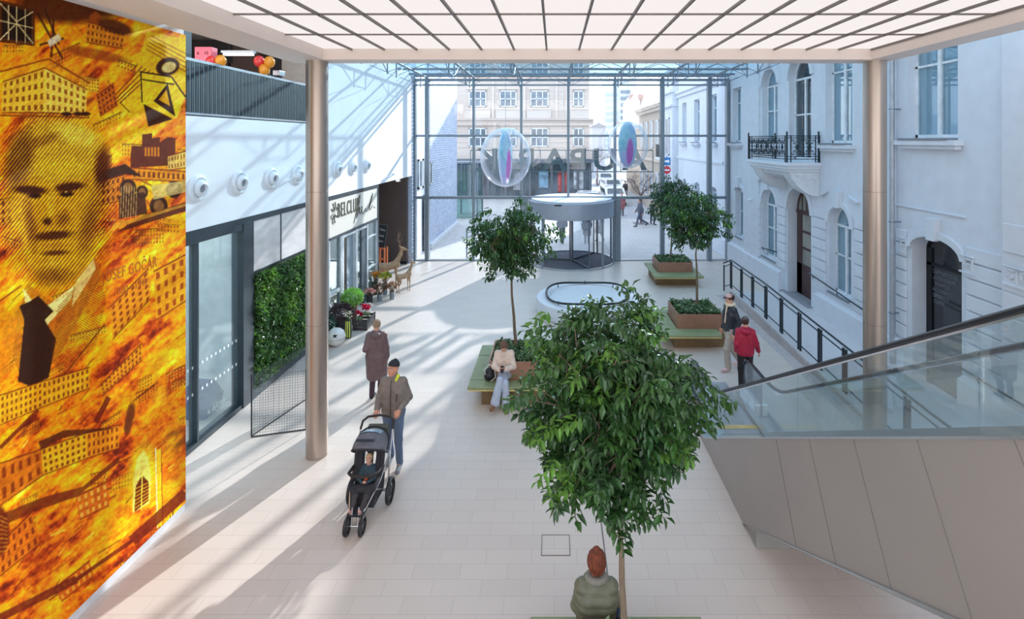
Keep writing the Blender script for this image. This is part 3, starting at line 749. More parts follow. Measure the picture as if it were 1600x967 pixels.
    fill(poly([(186,306),(226,300),(230,334),(186,342)]), (48,36,32), .9); fill(poly([(236,290),(290,282),(290,300),(240,312)]), (206,196,160), .8)
    fill(poly([(224,336),(290,316),(290,330),(180,364)]), (60,34,22), .85); fill(poly([(176,350),(290,318),(290,322),(176,358)]), (236,190,90), .6)
    for k in range(7): line((190+k*4, 290), (188+k*4, 340), 1, (220,200,170), .7)
    # road and street scene crossing the face
    bldg([(0,312),(40,304),(40,340),(0,352)], 4, 3, (230,150,30), (110,54,14)); bldg([(120,300),(150,286),(150,322),(120,330)], 3, 3, (238,166,40), (110,54,14))
    # ---- portrait: head of an elderly man, halftone lines
    face = np.maximum(blob(84, 300, 78, 120, .04, .16), blob(90, 370, 62, 92, 0, .2)); fill(face, (232,178,34), .92)
    hair = blob(88, 236, 82, 56, .05, .25); fill(hair, (222,186,66), .9)
    fill(blob(120, 210, 50, 22, .3, .5), (250,226,110), .8); fill(blob(30, 250, 26, 60, .25, .5), (96,62,20), .75); fill(blob(160, 262, 16, 44, .1, .5), (80,50,18), .8)
    fill(blob(60, 222, 46, 12, -.35, .6), (130,92,34), .6); fill(blob(96, 262, 52, 20, 0, .6), (250,208,60), .8)
    fill(blob(48, 297, 34, 9, .06, .5), (52,32,16), .9); fill(blob(108, 292, 32, 9, -.12, .5), (52,32,16), .9)
    fill(blob(54, 306, 13, 5, 0, .5), (26,18,12), .95); fill(blob(104, 303, 14, 6, -.05, .5), (26,18,12), .95); fill(blob(104, 300, 4, 2, 0, .5), (240,220,160), .7)
    fill(blob(80, 316, 9, 34, .12, .6), (246,196,60), .8); fill(blob(74, 346, 10, 8, 0, .6), (56,34,14), .85); fill(blob(98, 342, 14, 18, .3, .7), (120,72,20), .7)
    fill(blob(82, 368, 42, 9, -.1, .5), (60,38,18), .85); fill(blob(84, 384, 26, 7, -.06, .6), (206,150,50), .8); fill(blob(86, 395, 28, 6, -.06, .6), (76,46,18), .8)
    fill(blob(48, 350, 12, 60, -.15, .8), (120,70,20), .65); fill(blob(140, 350, 18, 62, .25, .8), (112,66,20), .7); fill(blob(82, 432, 40, 18, 0, .7), (120,74,22), .7)
    fill(blob(84, 412, 22, 10, 0, .7), (240,196,80), .6)
    ht = (np.sin((X*.78+Y*.62)*2*PI/4.6)*.5+.5); reg = np.clip(np.maximum(blob(84, 310, 108, 160, 0, .25), 0), 0, 1)
    lum = img.sum(-1)/765.; fill(reg*(ht > (.27+lum*.95)), (40,22,12), .85); fill(reg*(ht < .22)*(lum > .3), (255,224,110), .35)
    # collar, tie, coat
    fill(poly([(46,446),(80,470),(120,448),(148,400),(160,430),(90,560),(40,600),(0,520),(30,480)]), (190,120,40), .7)
    fill(poly([(36,450),(62,486),(84,470),(116,446),(112,466),(70,512),(44,500)]), (252,232,170), .95)
    fill(poly([(60,462),(84,486),(70,500),(88,530),(76,590),(48,604),(28,596),(38,500),(30,478),(48,470)]), (34,26,28), .96)
    fill(poly([(0,470),(26,500),(20,560),(0,600)]), (236,150,20), .6); hl = (np.sin((X*.5-Y*.86)*2*PI/3.6) > .3)
    fill(poly([(90,480),(150,410),(166,470),(150,540),(96,590),(80,560)])*hl, (110,64,24), .7); fill(poly([(118,440),(146,404),(150,420),(112,480)]), (252,236,190), .7)
    line((92,596), (164,506), 2, (80,40,12), .8); line((0,470), (34,446), 2, BR, .8)
    # rows of civic buildings lower down
    bldg([(0,618),(66,596),(66,636),(0,664)], 9, 4); bldg([(66,596),(140,574),(140,606),(66,636)], 10, 3, (250,186,50))
    bldg([(156,602),(222,536),(222,562),(160,618)], 11, 3, (240,160,40)); bldg([(172,480),(232,420),(236,466),(176,530)], 6, 5, (236,150,44), (120,50,10)); bldg([(240,424),(290,398),(290,470),(244,500)], 4, 4, (246,166,40), (140,60,10))
    bldg([(64,702),(136,676),(136,716),(68,742)], 8, 4, (250,190,50)); bldg([(136,676),(186,664),(186,700),(136,716)], 7, 3, (236,150,36)); bldg([(0,724),(64,702),(68,742),(0,790)], 5, 2, (214,120,30), (120,50,12))
    fill(poly([(60,690),(100,672),(184,668),(100,684),(64,702)]), (60,32,20), .8); fill(poly([(0,804),(70,776),(130,760),(186,712),(186,722),(120,776),(50,800),(0,824)]), (80,34,12), .7)
    bldg([(0,850),(50,800),(62,850),(0,900)], 6, 3, (220,120,20), (110,40,6)); bldg([(118,776),(168,752),(170,790),(124,812)], 5, 3, (214,110,30), (250,200,120)); bldg([(84,920),(140,876),(146,900),(96,940)], 6, 2, (200,90,20), (250,190,90))
    # arched church window and pillar, glowing
    fill(blob(224, 740, 30, 60, .1, .5), (255,214,60), .95)
    fill(poly([(207,802),(208,752),(214,716),(224,702),(232,716),(236,748),(234,786)]), (255,232,140), .95); fill(poly([(210,800),(212,760),(222,742),(232,752),(232,782)]), (90,40,10), .95)
    for k in range(6): line((211,764+k*6), (232,754+k*5), 1.5, (250,190,60), .9)
    line((222,740), (221,798), 2, (255,220,110), 1); fill(poly([(243,704),(252,700),(254,820),(246,826)]), (255,206,60), .9); line((243,700),(246,826),1.5,(255,245,200),1); line((252,700),(254,822),1.5,(160,80,20),.9)
    for cx, cy, r in ((258,560,20), (270,690,24), (266,760,16), (250,620,18)): fill(blob(cx, cy, r, r*1.6, .4, .9), (255,216,70), .6)
    for cx, cy, r in ((204,646,8), (200,664,7)): fill(blob(cx, cy, r, r*2.6, .15, .4), (90,54,30), .9)
    for a, b, w_ in (((206,845),(290,770),16), ((120,905),(206,845),6), ((0,965),(120,905),12), ((0,700),(60,640),6), ((150,660),(170,620),8)): line(a, b, w_, (84,28,10), .75)
    fill(blob(-2, 830, 18, 44, 0, .2), (96,34,8), .9)
    for k in range(9): line((0,806+k*7), (12,812+k*6), 1.5, (250,180,80), .7)
    for k in range(6): line((250+k*4,840-k*9), (250+k*4,868-k*9), 1.6, (60,22,8), .8)
    g = fbm(U/7, Vv/3, 77, 4); g2 = fbm(X/2.2, Y/2.2, 90, 2); img *= (.74+.38*g+.26*g2)[..., None]; m_ = img/255; img = 255*np.clip(m_*1.02, 0, 1)**np.array([.84,1.12,1.6])
    return np.clip(img, 0, 255), S
img, S_ = paint_mural()
def mural_mesh(y0, y1, z0, z1, step, parent):
    ys = np.arange(y0, y1+1e-6, (y1-y0)/round((y1-y0)/step)); zs = np.arange(z0, z1+1e-6, (z1-z0)/round((z1-z0)/(step)))
    ny, nz = len(ys), len(zs); Yg, Zg = np.meshgrid(ys, zs, indexing='ij')
    P = np.zeros((ny*nz, 3), np.float32); w_ = wpos(parent); P[:,0] = -5.47-w_.x; P[:,1] = Yg.ravel()-w_.y; P[:,2] = Zg.ravel()-w_.z
    me = bpy.data.meshes.new('print'); i = np.arange(ny*nz).reshape(ny, nz)
    q = np.stack([i[:-1,:-1], i[1:,:-1], i[1:,1:], i[:-1,1:]], -1).reshape(-1, 4)
    me.vertices.add(len(P)); me.vertices.foreach_set('co', P.ravel()); me.loops.add(q.size); me.loops.foreach_set('vertex_index', q.astype(np.int32).ravel())
    me.polygons.add(len(q)); me.polygons.foreach_set('loop_start', np.arange(0, q.size, 4, dtype=np.int32)); me.polygons.foreach_set('loop_total', np.full(len(q), 4, np.int32)); me.update(calc_edges=True)
    px = CX-5.47*F/Yg.ravel(); py = CY+(H-Zg.ravel())*F/Yg.ravel()
    ix = np.abs(px*S_); ix = np.clip(ix, 0, img.shape[1]-2); iy = np.clip(py*S_, 0, img.shape[0]-2)
    a = ix.astype(int); b = iy.astype(int); fx = (ix-a)[:,None]; fy = (iy-b)[:,None]
    c = (img[b,a]*(1-fx)+img[b,a+1]*fx)*(1-fy)+(img[b+1,a]*(1-fx)+img[b+1,a+1]*fx)*fy
    c = c/255; c = np.where(c <= .04045, c/12.92, ((c+.055)/1.055)**2.4)
    ca = me.color_attributes.new('print', 'FLOAT_COLOR', 'POINT'); ca.data.foreach_set('color', np.concatenate([c, np.ones((len(c), 1))], 1).astype(np.float32).ravel())
    o = bpy.data.objects.new('print', me); COL.objects.link(o); o.parent = parent; return o
mm = bpy.data.materials.new('mural_print'); mm.use_nodes = True; n = mm.node_tree.nodes; l = mm.node_tree.links
at_ = n.new('ShaderNodeVertexColor'); at_.layer_name = 'print'; no = n.new('ShaderNodeTexNoise'); no.inputs['Scale'].default_value = 60
mx = n.new('ShaderNodeMix'); mx.data_type = 'RGBA'; mx.blend_type = 'SOFT_LIGHT'; mx.inputs[0].default_value = .15
l.new(at_.outputs[0], mx.inputs[6]); l.new(no.outputs[0], mx.inputs[7]); l.new(mx.outputs[2], n['Principled BSDF'].inputs['Base Color']); n['Principled BSDF'].inputs['Roughness'].default_value = .6; n['Principled BSDF'].inputs['Specular IOR Level'].default_value = .15
mural = thing('mural', 'huge orange and yellow printed collage of buildings and an elderly man in a tie', 'mural', (-5.485,6.2,.12))
o_ = mural_mesh(4.75, 7.6, .12, 7.06, .0085, mural); o_.data.materials.append(mm)
build('backing', MB().box(-5.4985,-5.472,4.75,7.598,.121,7.059), mat('mural_backing', (230,140,30), .6), mural)
wm = mat('mural_lettering', (196,100,16), .5)
for s_, z, sz, sx in (('JOSEF GOČÁR', 3.83, .20, .62), ('1880 - 1945', 3.60, .14, .7)):
    t = text_mb(s_, sz, .001, 1.1, sx); build('lettering', on_left(t, 6.62, z, -5.467), wm, mural)
# ================================================================== things fixed to the walls
# air nozzles on the upper left wall
nzm = mat('nozzle_white', (226,232,238), .45, var=.01)
def nozzle():
    t = thing('air_nozzle', '', 'air nozzle', (-6.4,9.19,4.64), 0, 'round air nozzles on the upper left wall')
    build('ring', MB().lathe([(.245,0),(.245,.03),(.225,.055),(.19,.06),(.165,.035),(.16,0)], (0,0,0), 32, axis='x'), nzm, t, smooth=True, local=True)
    m = MB(); m.lathe([(.165,.01),(.16,.05),(.14,.10),(.115,.125),(.085,.135),(.08,.12),(.075,.07)], (0,0,0), 28, axis='x')
    M = Matrix.Rotation(-.18, 4, 'Z') @ Matrix.Rotation(.08, 4, 'Y'); m.xf(M)
    build('ball', m, nzm, t, smooth=True, local=True)
    d = MB(); d.lathe([(.0,.075),(.078,.075),(.078,.08),(0,.08)], (0,0,0), 20, axis='x'); d.xf(M); build('throat', d, mat('nozzle_grey', (150,160,168), .7), t, local=True)
    return t
n0 = nozzle(); NL = ['nearest the orange mural', 'second from the orange mural', 'third from the orange mural', 'just left of the left column', 'hidden behind the left column', 'nearest right of the left column', 'second right of the left column', 'third right of the left column']
for i, y in enumerate((9.19, 10.4, 11.57, 12.75, 13.9, 15.06, 16.22, 17.4)):
    if i == 4: continue
    o = n0 if i == 0 else dup(n0, (-6.4, y, 4.64))
    o.location = (-6.4, y, 4.64); o['label'] = 'white round air nozzle on upper wall, '+NL[i]
# small bracket cameras under the nozzles
for (y, z, lab) in ((12.2,4.55,'small white bracket camera between two air nozzles'), (19.6,4.1,'small white bracket camera above the brown panel')):
    t = thing('security_camera', lab, 'camera', (-6.4,y,z))
    build('arm', MB().tube([(0,0,-.05),(.1,0,-.02),(.22,.02,.08)], .025, 8), nzm, t, smooth=True, local=True)
    build('housing', MB().box(.18,.30,-.05,.16,.06,.14), nzm, t, local=True, bevel=.01); build('lens', MB().cyl((.25,.16), .02, .08, .12, 10), black, t, local=True)
t = thing('wall_lamp', 'small square white lamp under the upper wall edge by the brown panel', 'lamp', (-6.9,22.7,3.72))
build('housing', MB().box(-7.0,-6.82,22.6,22.75,3.66,3.8), mat('lamp_white', (240,244,248), .4), t, bevel=.01); build('lens', MB().box(-6.98,-6.84,22.59,22.6,3.68,3.78), emitmat('lamp_glow', (1,1,.98), 1.2), t)

# gallery balustrade
rl = thing('gallery_balustrade', 'dark upright-slat balustrade along the upper floor gallery', 'railing', (-6.42,7.6,5.95))
m = MB(); m.box(-6.47,-6.40,7.6,13.95,6.90,6.95); m.box(-6.47,-6.40,7.6,13.95,5.93,5.99); build('rail', m, alu, rl)
n_ = 0; y = 7.62
while y < 13.9 and n_ < 70:
    m = MB(); m.box(-6.46,-6.405,y,y+.078,5.97,6.90); m.cur = 1; m.box(-6.44,-6.400,y+.078,y+.088,5.97,6.90)
    build('slat', m, [mat('dark_teal_metal', (20,30,38), .5, .1), mat('slat_light_edge', (150,168,176), .4, .4)], rl); y += .118; n_ += 1
# gallery things
t = thing('tube_lamp', 'long white lit tube lamp hanging over the gallery', 'lamp', (-6.95,11.25,7.41))
build('tube', MB().box(-7.25,-6.62,11.2,11.3,7.36,7.41), emitmat('tube_glow', (1,.97,.92), 1.4), t); build('housing', MB().box(-7.28,-6.59,11.18,11.32,7.41,7.46), alu, t)
build('hanger', MB().tube([(-7.15,11.25,7.46),(-7.15,11.25,8.25)], .008, 5).tube([(-6.75,11.25,7.46),(-6.75,11.25,8.25)], .008, 5), black, t)
t = thing('pink_light_box', 'pink box sign with small marks on the gallery', 'sign', (-7.05,10.4,7.1))
build('box', MB().box(-7.24,-6.90,10.3,10.5,7.10,7.38), mat('pink_sign', (244,120,136), .5, emit=.15), t, bevel=.015)
tt = text_mb('6    15', .09, .004); tt.xf(Matrix(((1,0,0,-7.07),(0,0,-1,10.295),(0,1,0,7.25),(0,0,0,1)))); build('lettering', tt, mat('dark_red', (120,30,40), .6), t)
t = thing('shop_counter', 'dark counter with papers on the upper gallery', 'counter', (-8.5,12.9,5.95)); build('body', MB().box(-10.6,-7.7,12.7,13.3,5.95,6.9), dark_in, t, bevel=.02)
build('top', MB().box(-10.7,-7.6,12.65,13.35,6.9,6.95), mat('counter_top_grey', (170,175,180), .4), t)
def balloon(c, r, col, lab):
    t = thing('balloon', lab, 'balloon', c, 0, 'party balloons on the gallery')
    m = MB(); m.ell((0,0,0), (r,r,r*1.15), 16, 10); build('skin', m, mat('balloon_'+col, {'red':(232,60,56),'orange':(236,150,30)}[col], .25, spec=.7), t, smooth=True, local=True)
    build('knot', MB().tube([(0,0,-r*1.12),(0,0,-r*1.25)], [.012,.025], 6), mat('balloon_'+col, (0,0,0)), t, local=True)
    build('string', MB().tube([(0,0,-r*1.2),(.02,.01,-r*1.2-.3)], .003, 4), mat('string_white', (220,220,220), .8), t, local=True)
for px, py, col, lab in ((405,96,'red','red balloon of the right-hand balloon cluster'), (421,97,'orange','upper orange balloon of the right-hand balloon cluster'), (413,109,'orange','lower orange balloon of the right-hand balloon cluster'), (331,96,'red','red balloon beside the pink sign box'), (345,95,'orange','orange balloon right of the pink sign box')):
    p = at(px, py, 11.4 if px > 380 else 9.9); balloon(p, .115 if px > 380 else .10, col, lab)
t = thing('spotlight', 'pale rectangular spotlight clamped on the gallery rail', 'spotlight', (-6.45,12.0,6.97))
build('head', MB().box(-6.52,-6.36,11.85,12.1,7.0,7.12), alu, t, bevel=.01); build('clamp', MB().box(-6.46,-6.42,11.93,12.0,6.9,7.0), black, t)

# green wall with leaf panel and wire screen
leafm = mat('leaf_green', (60,98,46), .38, var=.28, scale=9, spec=.6, trans=.22)
leafl = mat('leaf_light_green', (98,142,58), .42, var=.2, scale=9, trans=.3)
leafd = mat('leaf_dark_green', (46,82,42), .36, var=.25, scale=7, spec=.6, trans=.15)
def leaf(mb, p, d, nrm, L, W, fold=.25, droop=.15):
    d = d.normalized(); s_ = d.cross(nrm)
    if s_.length < 1e-4: s_ = d.orthogonal()
    s_.normalize(); u = s_.cross(d)
    a, b, c_ = p, p+d*L*.45-u*droop*L*.1, p+d*L-u*droop*L
    h = u*fold*W
    mb.add([a, b+s_*W*.5+h, b, b-s_*W*.5+h, c_, p+d*L*.78+s_*W*.30+h*.5-u*droop*L*.5, p+d*L*.78-s_*W*.30+h*.5-u*droop*L*.5],
        [(0,1,2), (0,2,3), (2,1,5,4), (3,2,4,6)])
def rv(r): return Vector((r.gauss(0,1), r.gauss(0,1), r.gauss(0,1))).normalized()
gw = thing('green_wall', 'vertical planted wall panel covered in green leaves left of the column', 'green wall', (-6.4,12.6,.2))
build('frame', MB().box(-6.52,-6.42,10.87,13.95,.20,2.66), mat('moss_backing', (44,62,40), .95), gw)
r = random.Random(5); mbs = [MB(), MB()]
for i in range(7800):
    y = r.uniform(10.9,13.9); z = r.uniform(.24,2.62); q = math.sin(y*2.3+z*3)*.5+math.sin(y*5-z*2.1)*.5
    m = mbs[1 if q+r.gauss(0,.5) > .35 else 0]; L = r.uniform(.06,.12)*(1.6 if math.sin(y*3+z*7) > .8 else 1)
    d = Vector((r.uniform(.3,1), r.uniform(-.8,.8), r.uniform(-1,.5)))
    leaf(m, Vector((-6.42+r.uniform(0,.06), y, z)), d, rv(r)+Vector((1,0,.6)), L, L*.5)
a_ = build('foliage', mbs[0], leafm, gw); build('foliage', mbs[1], leafl, gw, label='lighter green leaves')
ws = thing('wire_screen', 'folding wire mesh screen standing before the green wall', 'screen', (-5.6,9.48,0))
for (a, b) in (((-5.6,9.48),(-4.72,9.72)), ((-5.62,9.5),(-5.22,11.0))):
    m = MB(); A = V(*a, 0); B = V(*b, 0); L = (B-A).length; hgt = 1.15
    k = int(L/.045)
    for i in range(k+1):
        p = A.lerp(B, i/k); m.bar(p+V(0,0,.02), p+V(0,0,hgt), .003)
    for i in range(int(hgt/.05)+1): m.bar(A+V(0,0,.02+i*.05), B+V(0,0,.02+i*.05), .003)
    build('mesh_panel', m, mat('wire_dark', (88,96,104), .5, .4), ws)
    f = MB(); f.bar(A, A+V(0,0,hgt), .014); f.bar(B, B+V(0,0,hgt), .014); f.bar(A+V(0,0,.01), B+V(0,0,.01), .014); build('edge_frame', f, black, ws)
# white glass markings and the blue umbrella behind the shop window
for i, (z, nme) in enumerate(((1.42,'upper'), (.94,'lower'))):
    o = thing('safety_marking', nme+' row of white safety squares on the left shop glass', 'glass marking', (-6.472,9.15,z))
    for k in range(21): build('square', MB().box(-6.474,-6.470,7.9+k*.125,7.935+k*.125,z-.025,z+.025), mat('white_film', (240,246,248), .6), o)
um = thing('umbrella', 'dark blue open umbrella with white lettering lying behind the left glass', 'umbrella', (-6.98,10.12,.0))
m = MB(); c0 = V(0,0,0); N = 8; ring = []; R_ = .40
M = Matrix.Rotation(math.radians(62), 4, 'X')
vs = [V(0,0,.17)]+[V(R_*.55*math.cos(2*PI*k/N), R_*.55*math.sin(2*PI*k/N), .15) for k in range(N)]+[V(R_*math.cos(2*PI*k/N), R_*math.sin(2*PI*k/N), 0) for k in range(N)]
fs = [(0,1+k,1+(k+1)%N) for k in range(N)]+[(1+k,9+k,9+(k+1)%N,1+(k+1)%N) for k in range(N)]
m.add(vs, fs); m.xf(Matrix.Translation((0,0,.38)) @ Matrix.Rotation(math.radians(52), 4, 'Z') @ M)
cn = build('canopy', m, mat('navy_fabric', (24,40,104), .7), um, local=True); sl = cn.modifiers.new('thick', 'SOLIDIFY'); sl.thickness = .006
q = MB().tube([(0,0,.24),(0,0,-.55)], .008, 6); q.tube([(0,0,-.55),(.0,.03,-.60),(.0,.07,-.56)], .012, 6); q.xf(Matrix.Translation((0,0,.38)) @ Matrix.Rotation(math.radians(52), 4, 'Z') @ M); build('shaft', q, black, um, local=True)
for s_, y, z in (('LOST', 10.12,.30), ('& FOUND', 10.12,.21)):
    tt = text_mb(s_, .12, .002, 1, .8); tt.xf(Matrix(((.55,0,.83,-6.62),(.83,0,-.55,y),(0,1,0,z),(0,0,0,1)))); build('lettering', tt, mat('white_film', (0,0,0)), um)

# ------------------------------------------------------------------ hanging inflatable bubbles
def irid():
    m = bpy.data.materials.new('iridescent_film'); m.use_nodes = True; n = m.node_tree.nodes; l = m.node_tree.links; b = n['Principled BSDF']
    tc = n.new('ShaderNodeTexCoord'); s = n.new('ShaderNodeSeparateXYZ'); l.new(tc.outputs['Object'], s.inputs[0])
    no = n.new('ShaderNodeTexNoise'); no.inputs['Scale'].default_value = 1.6; l.new(tc.outputs['Object'], no.inputs['Vector'])
    ma = n.new('ShaderNodeMath'); ma.operation = 'MULTIPLY_ADD'; ma.inputs[1].default_value = .42; l.new(s.outputs['Z'], ma.inputs[0]); l.new(no.outputs[0], ma.inputs[2])
    r = n.new('ShaderNodeValToRGB'); e = r.color_ramp.elements; e[0].position = .05; e[0].color = (.55,.50,.86,1); e[1].position = .95; e[1].color = (.16,.38,.85,1)
    for p, c in ((.32,(.42,.62,.88,1)), (.5,(.22,.62,.78,1)), (.62,(.45,.80,.90,1)), (.78,(.30,.60,.92,1))):
        k = e.new(p); k.color = c
    l.new(ma.outputs[0], r.inputs[0])
    mp = n.new('ShaderNodeMapping'); mp.inputs['Location'].default_value = (0,0,.42); mp.inputs['Scale'].default_value = (2.7,2.7,1.55); l.new(tc.outputs['Object'], mp.inputs[0])
    ln = n.new('ShaderNodeVectorMath'); ln.operation = 'LENGTH'; l.new(mp.outputs[0], ln.inputs[0])
    r2 = n.new('ShaderNodeValToRGB'); r2.color_ramp.elements[0].position = .75; r2.color_ramp.elements[0].color = (1,1,1,1); r2.color_ramp.elements[1].position = 1.0; r2.color_ramp.elements[1].color = (0,0,0,1); l.new(ln.outputs['Value'], r2.inputs[0])
    mx = n.new('ShaderNodeMix'); mx.data_type = 'RGBA'; l.new(r2.outputs[0], mx.inputs[0]); l.new(r.outputs[0], mx.inputs[6]); mx.inputs[7].default_value = (.62,.08,.55,1)
    l.new(mx.outputs[2], b.inputs['Base Color']); b.inputs['Roughness'].default_value = .2; b.inputs['Coat Weight'].default_value = .4
    t = n.new('ShaderNodeBsdfTransparent'); x = n.new('ShaderNodeMixShader'); x.inputs[0].default_value = .8; l.new(mx.outputs[2], t.inputs[0])
    l.new(t.outputs[0], x.inputs[1]); l.new(b.outputs[0], x.inputs[2]); l.new(x.outputs[0], n['Material Output'].inputs[0]); return m
ir = irid(); bub = glass('bubble_film', (.97,.985,1), .0, .05)
def bubble_mat():
    m = bpy.data.materials.new('clear_bubble'); m.use_nodes = True; n = m.node_tree.nodes; l = m.node_tree.links; n.remove(n['Principled BSDF'])
    lw = n.new('ShaderNodeLayerWeight'); lw.inputs[0].default_value = .5; r = n.new('ShaderNodeValToRGB'); e = r.color_ramp.elements
    e[0].position = .30; e[0].color = (.07,.07,.07,1); e[1].position = .96; e[1].color = (.85,.85,.85,1); l.new(lw.outputs['Facing'], r.inputs[0])
    t = n.new('ShaderNodeBsdfTransparent'); d = n.new('ShaderNodeBsdfPrincipled'); d.inputs['Base Color'].default_value = (.93,.96,1,1); d.inputs['Roughness'].default_value = .12
    x = n.new('ShaderNodeMixShader'); l.new(r.outputs[0], x.inputs[0]); l.new(t.outputs[0], x.inputs[1]); l.new(d.outputs[0], x.inputs[2]); l.new(x.outputs[0], n['Material Output'].inputs[0]); return m
bm1 = bubble_mat()
for (px, py, Y, rot, wd, lab) in ((790,245.5,17.0,.17,.20,'clear inflatable bubble with a slim edge-on iridescent lens, left of the pair'), (981,226,21.2,.62,.20,'clear inflatable bubble with a wide blue and magenta lens, right of the pair')):
    c = at(px, py, Y); t = thing('inflatable_bubble', lab, 'hanging bubble', c, 0, 'inflatable bubbles hanging in the glass hall')
    build('shell', MB().ell((0,0,0), (.84,.84,.985), 40, 28), bm1, t, smooth=True, local=True)
    m = MB(); m.ell((0,0,0), (.80,.12,.95), 36, 20); m.xf(Matrix.Rotation(PI/2-rot, 4, 'Z'))
    build('lens', m, ir, t, smooth=True, local=True)
    m = MB(); a_ = [V(.81*math.cos(k*PI/24), 0, .965*math.sin(k*PI/24)) for k in range(48)]; m.tube(a_, .012, 6, closed=True); m.xf(Matrix.Rotation(PI/2-rot, 4, 'Z')); build('lens_rim', m, mat('white_rim', (232,240,250), .4), t, smooth=True, local=True)
    build('wire', MB().tube([(0,0,.985),(0,0,8.50-c.z)], .006, 5), steel, t, local=True)

# ------------------------------------------------------------------ revolving door
rd = thing('revolving_door', 'grey glazed revolving door with a round drum canopy', 'revolving door', (.79,23.4,0)); cx, cy, R_ = .79, 23.4, 1.93
gm_ = mat('canopy_grey', (168,174,186), .4, .4, var=.02)
m = MB(); m.lathe([(0,2.82),(R_,2.82),(R_+.03,2.80),(R_+.03,2.12),(R_-.02,2.10),(0,2.10)], (cx,cy,0), 64); build('canopy', m, gm_, rd, smooth=True)
build('canopy_top', MB().lathe([(0,2.83),(R_-.1,2.83),(R_-.1,2.88),(0,2.9)], (cx,cy,0), 48), mat('canopy_top_white', (232,234,238), .5), rd)
build('floor_mat', MB().cyl((cx,cy), R_-.05, 0, .012, 48), mat('entrance_mat', (92,94,104), .9, var=.08, scale=40), rd)
m = MB(); m.lathe([(R_-.04,0),(R_+.02,0),(R_+.02,.06),(R_-.04,.06)], (cx,cy,0), 64); build('base_ring', m, alu, rd)
for s_ in (0, PI):
    g = MB(); a0 = -math.radians(48)+s_; a1 = math.radians(48)+s_
    g.lathe([(R_,.06),(R_,2.1)], (cx,cy,0), 24, a0, a1); build('curved_glass', g, g_fac, rd, smooth=True)
    for a in (a0, (a0*2+a1)/3, (a0+2*a1)/3, a1):
        build('post', MB().box(cx+R_*math.cos(a)-.04, cx+R_*math.cos(a)+.04, cy+R_*math.sin(a)-.04, cy+R_*math.sin(a)+.04, 0, 2.12), steel, rd)
build('centre_post', MB().cyl((cx,cy), .05, 0, 2.12, 12), alu, rd)
for k in range(3):
    a = math.radians(-68+120*k); d = V(math.cos(a), math.sin(a), 0); c = V(cx,cy,0); f = MB()
    for (p, q) in ((c+d*.06+V(0,0,.05), c+d*1.86+V(0,0,.05)), (c+d*.06+V(0,0,2.06), c+d*1.86+V(0,0,2.06)), (c+d*1.84+V(0,0,.02), c+d*1.84+V(0,0,2.08)), (c+d*.08+V(0,0,.02), c+d*.08+V(0,0,2.08))): f.bar(p, q, .05, .08)
    wf = build('wing', f, mat('wing_frame', (96,100,112), .4, .4), rd); g = MB(); g.bar(c+d*.08+V(0,0,1.06), c+d*1.84+V(0,0,1.06), .008, 2.0); build('glass', g, g_fac, wf)
build('side_panel', MB().box(2.76,3.02,YB-.16,YB+.16,0,2.82), mat('door_side_grey', (132,142,152), .4, .3), rd, bevel=.01)
build('side_panel', MB().box(-1.42,-1.2,YB-.16,YB+.16,0,2.82), mat('door_side_grey', (0,0,0)), rd, bevel=.01)
build('sensor', MB().box(.0,.3,21.44,21.47,2.74,2.79), black, rd)

# ------------------------------------------------------------------ round island
dk = thing('round_island', 'low round white seating island with a black rail behind the big tree', 'seating island', (1.07,16.6,0)); c = (1.07,16.6,0)
m = MB(); m.lathe([(0,.0),(1.58,0),(1.63,.03),(1.65,.42),(1.63,.45),(1.25,.45),(1.22,.40),(0,.40)], c, 64); build('body', m, mat('desk_white', (214,216,220), .35, var=.01), dk, smooth=True)
build('plinth', MB().lathe([(1.58,0),(1.64,0),(1.64,.025),(1.58,.025)], c, 48), alu, dk)
m = MB(); a = [V(c[0]+1.33*math.cos(t), c[1]+1.33*math.sin(t), .56+.05*math.sin(3*t)) for t in [2*PI*k/48 for k in range(48)]]; m.tube(a, .035, 8, closed=True); build('worktop_edge', m, mat('glossy_black', (24,28,30), .25), dk, smooth=True)
for k in range(8):
    t = 2*PI*k/8; build('rail_post', MB().tube([(c[0]+1.33*math.cos(t),c[1]+1.33*math.sin(t),.44),(c[0]+1.33*math.cos(t),c[1]+1.33*math.sin(t),.58)], .014, 6), black, dk)

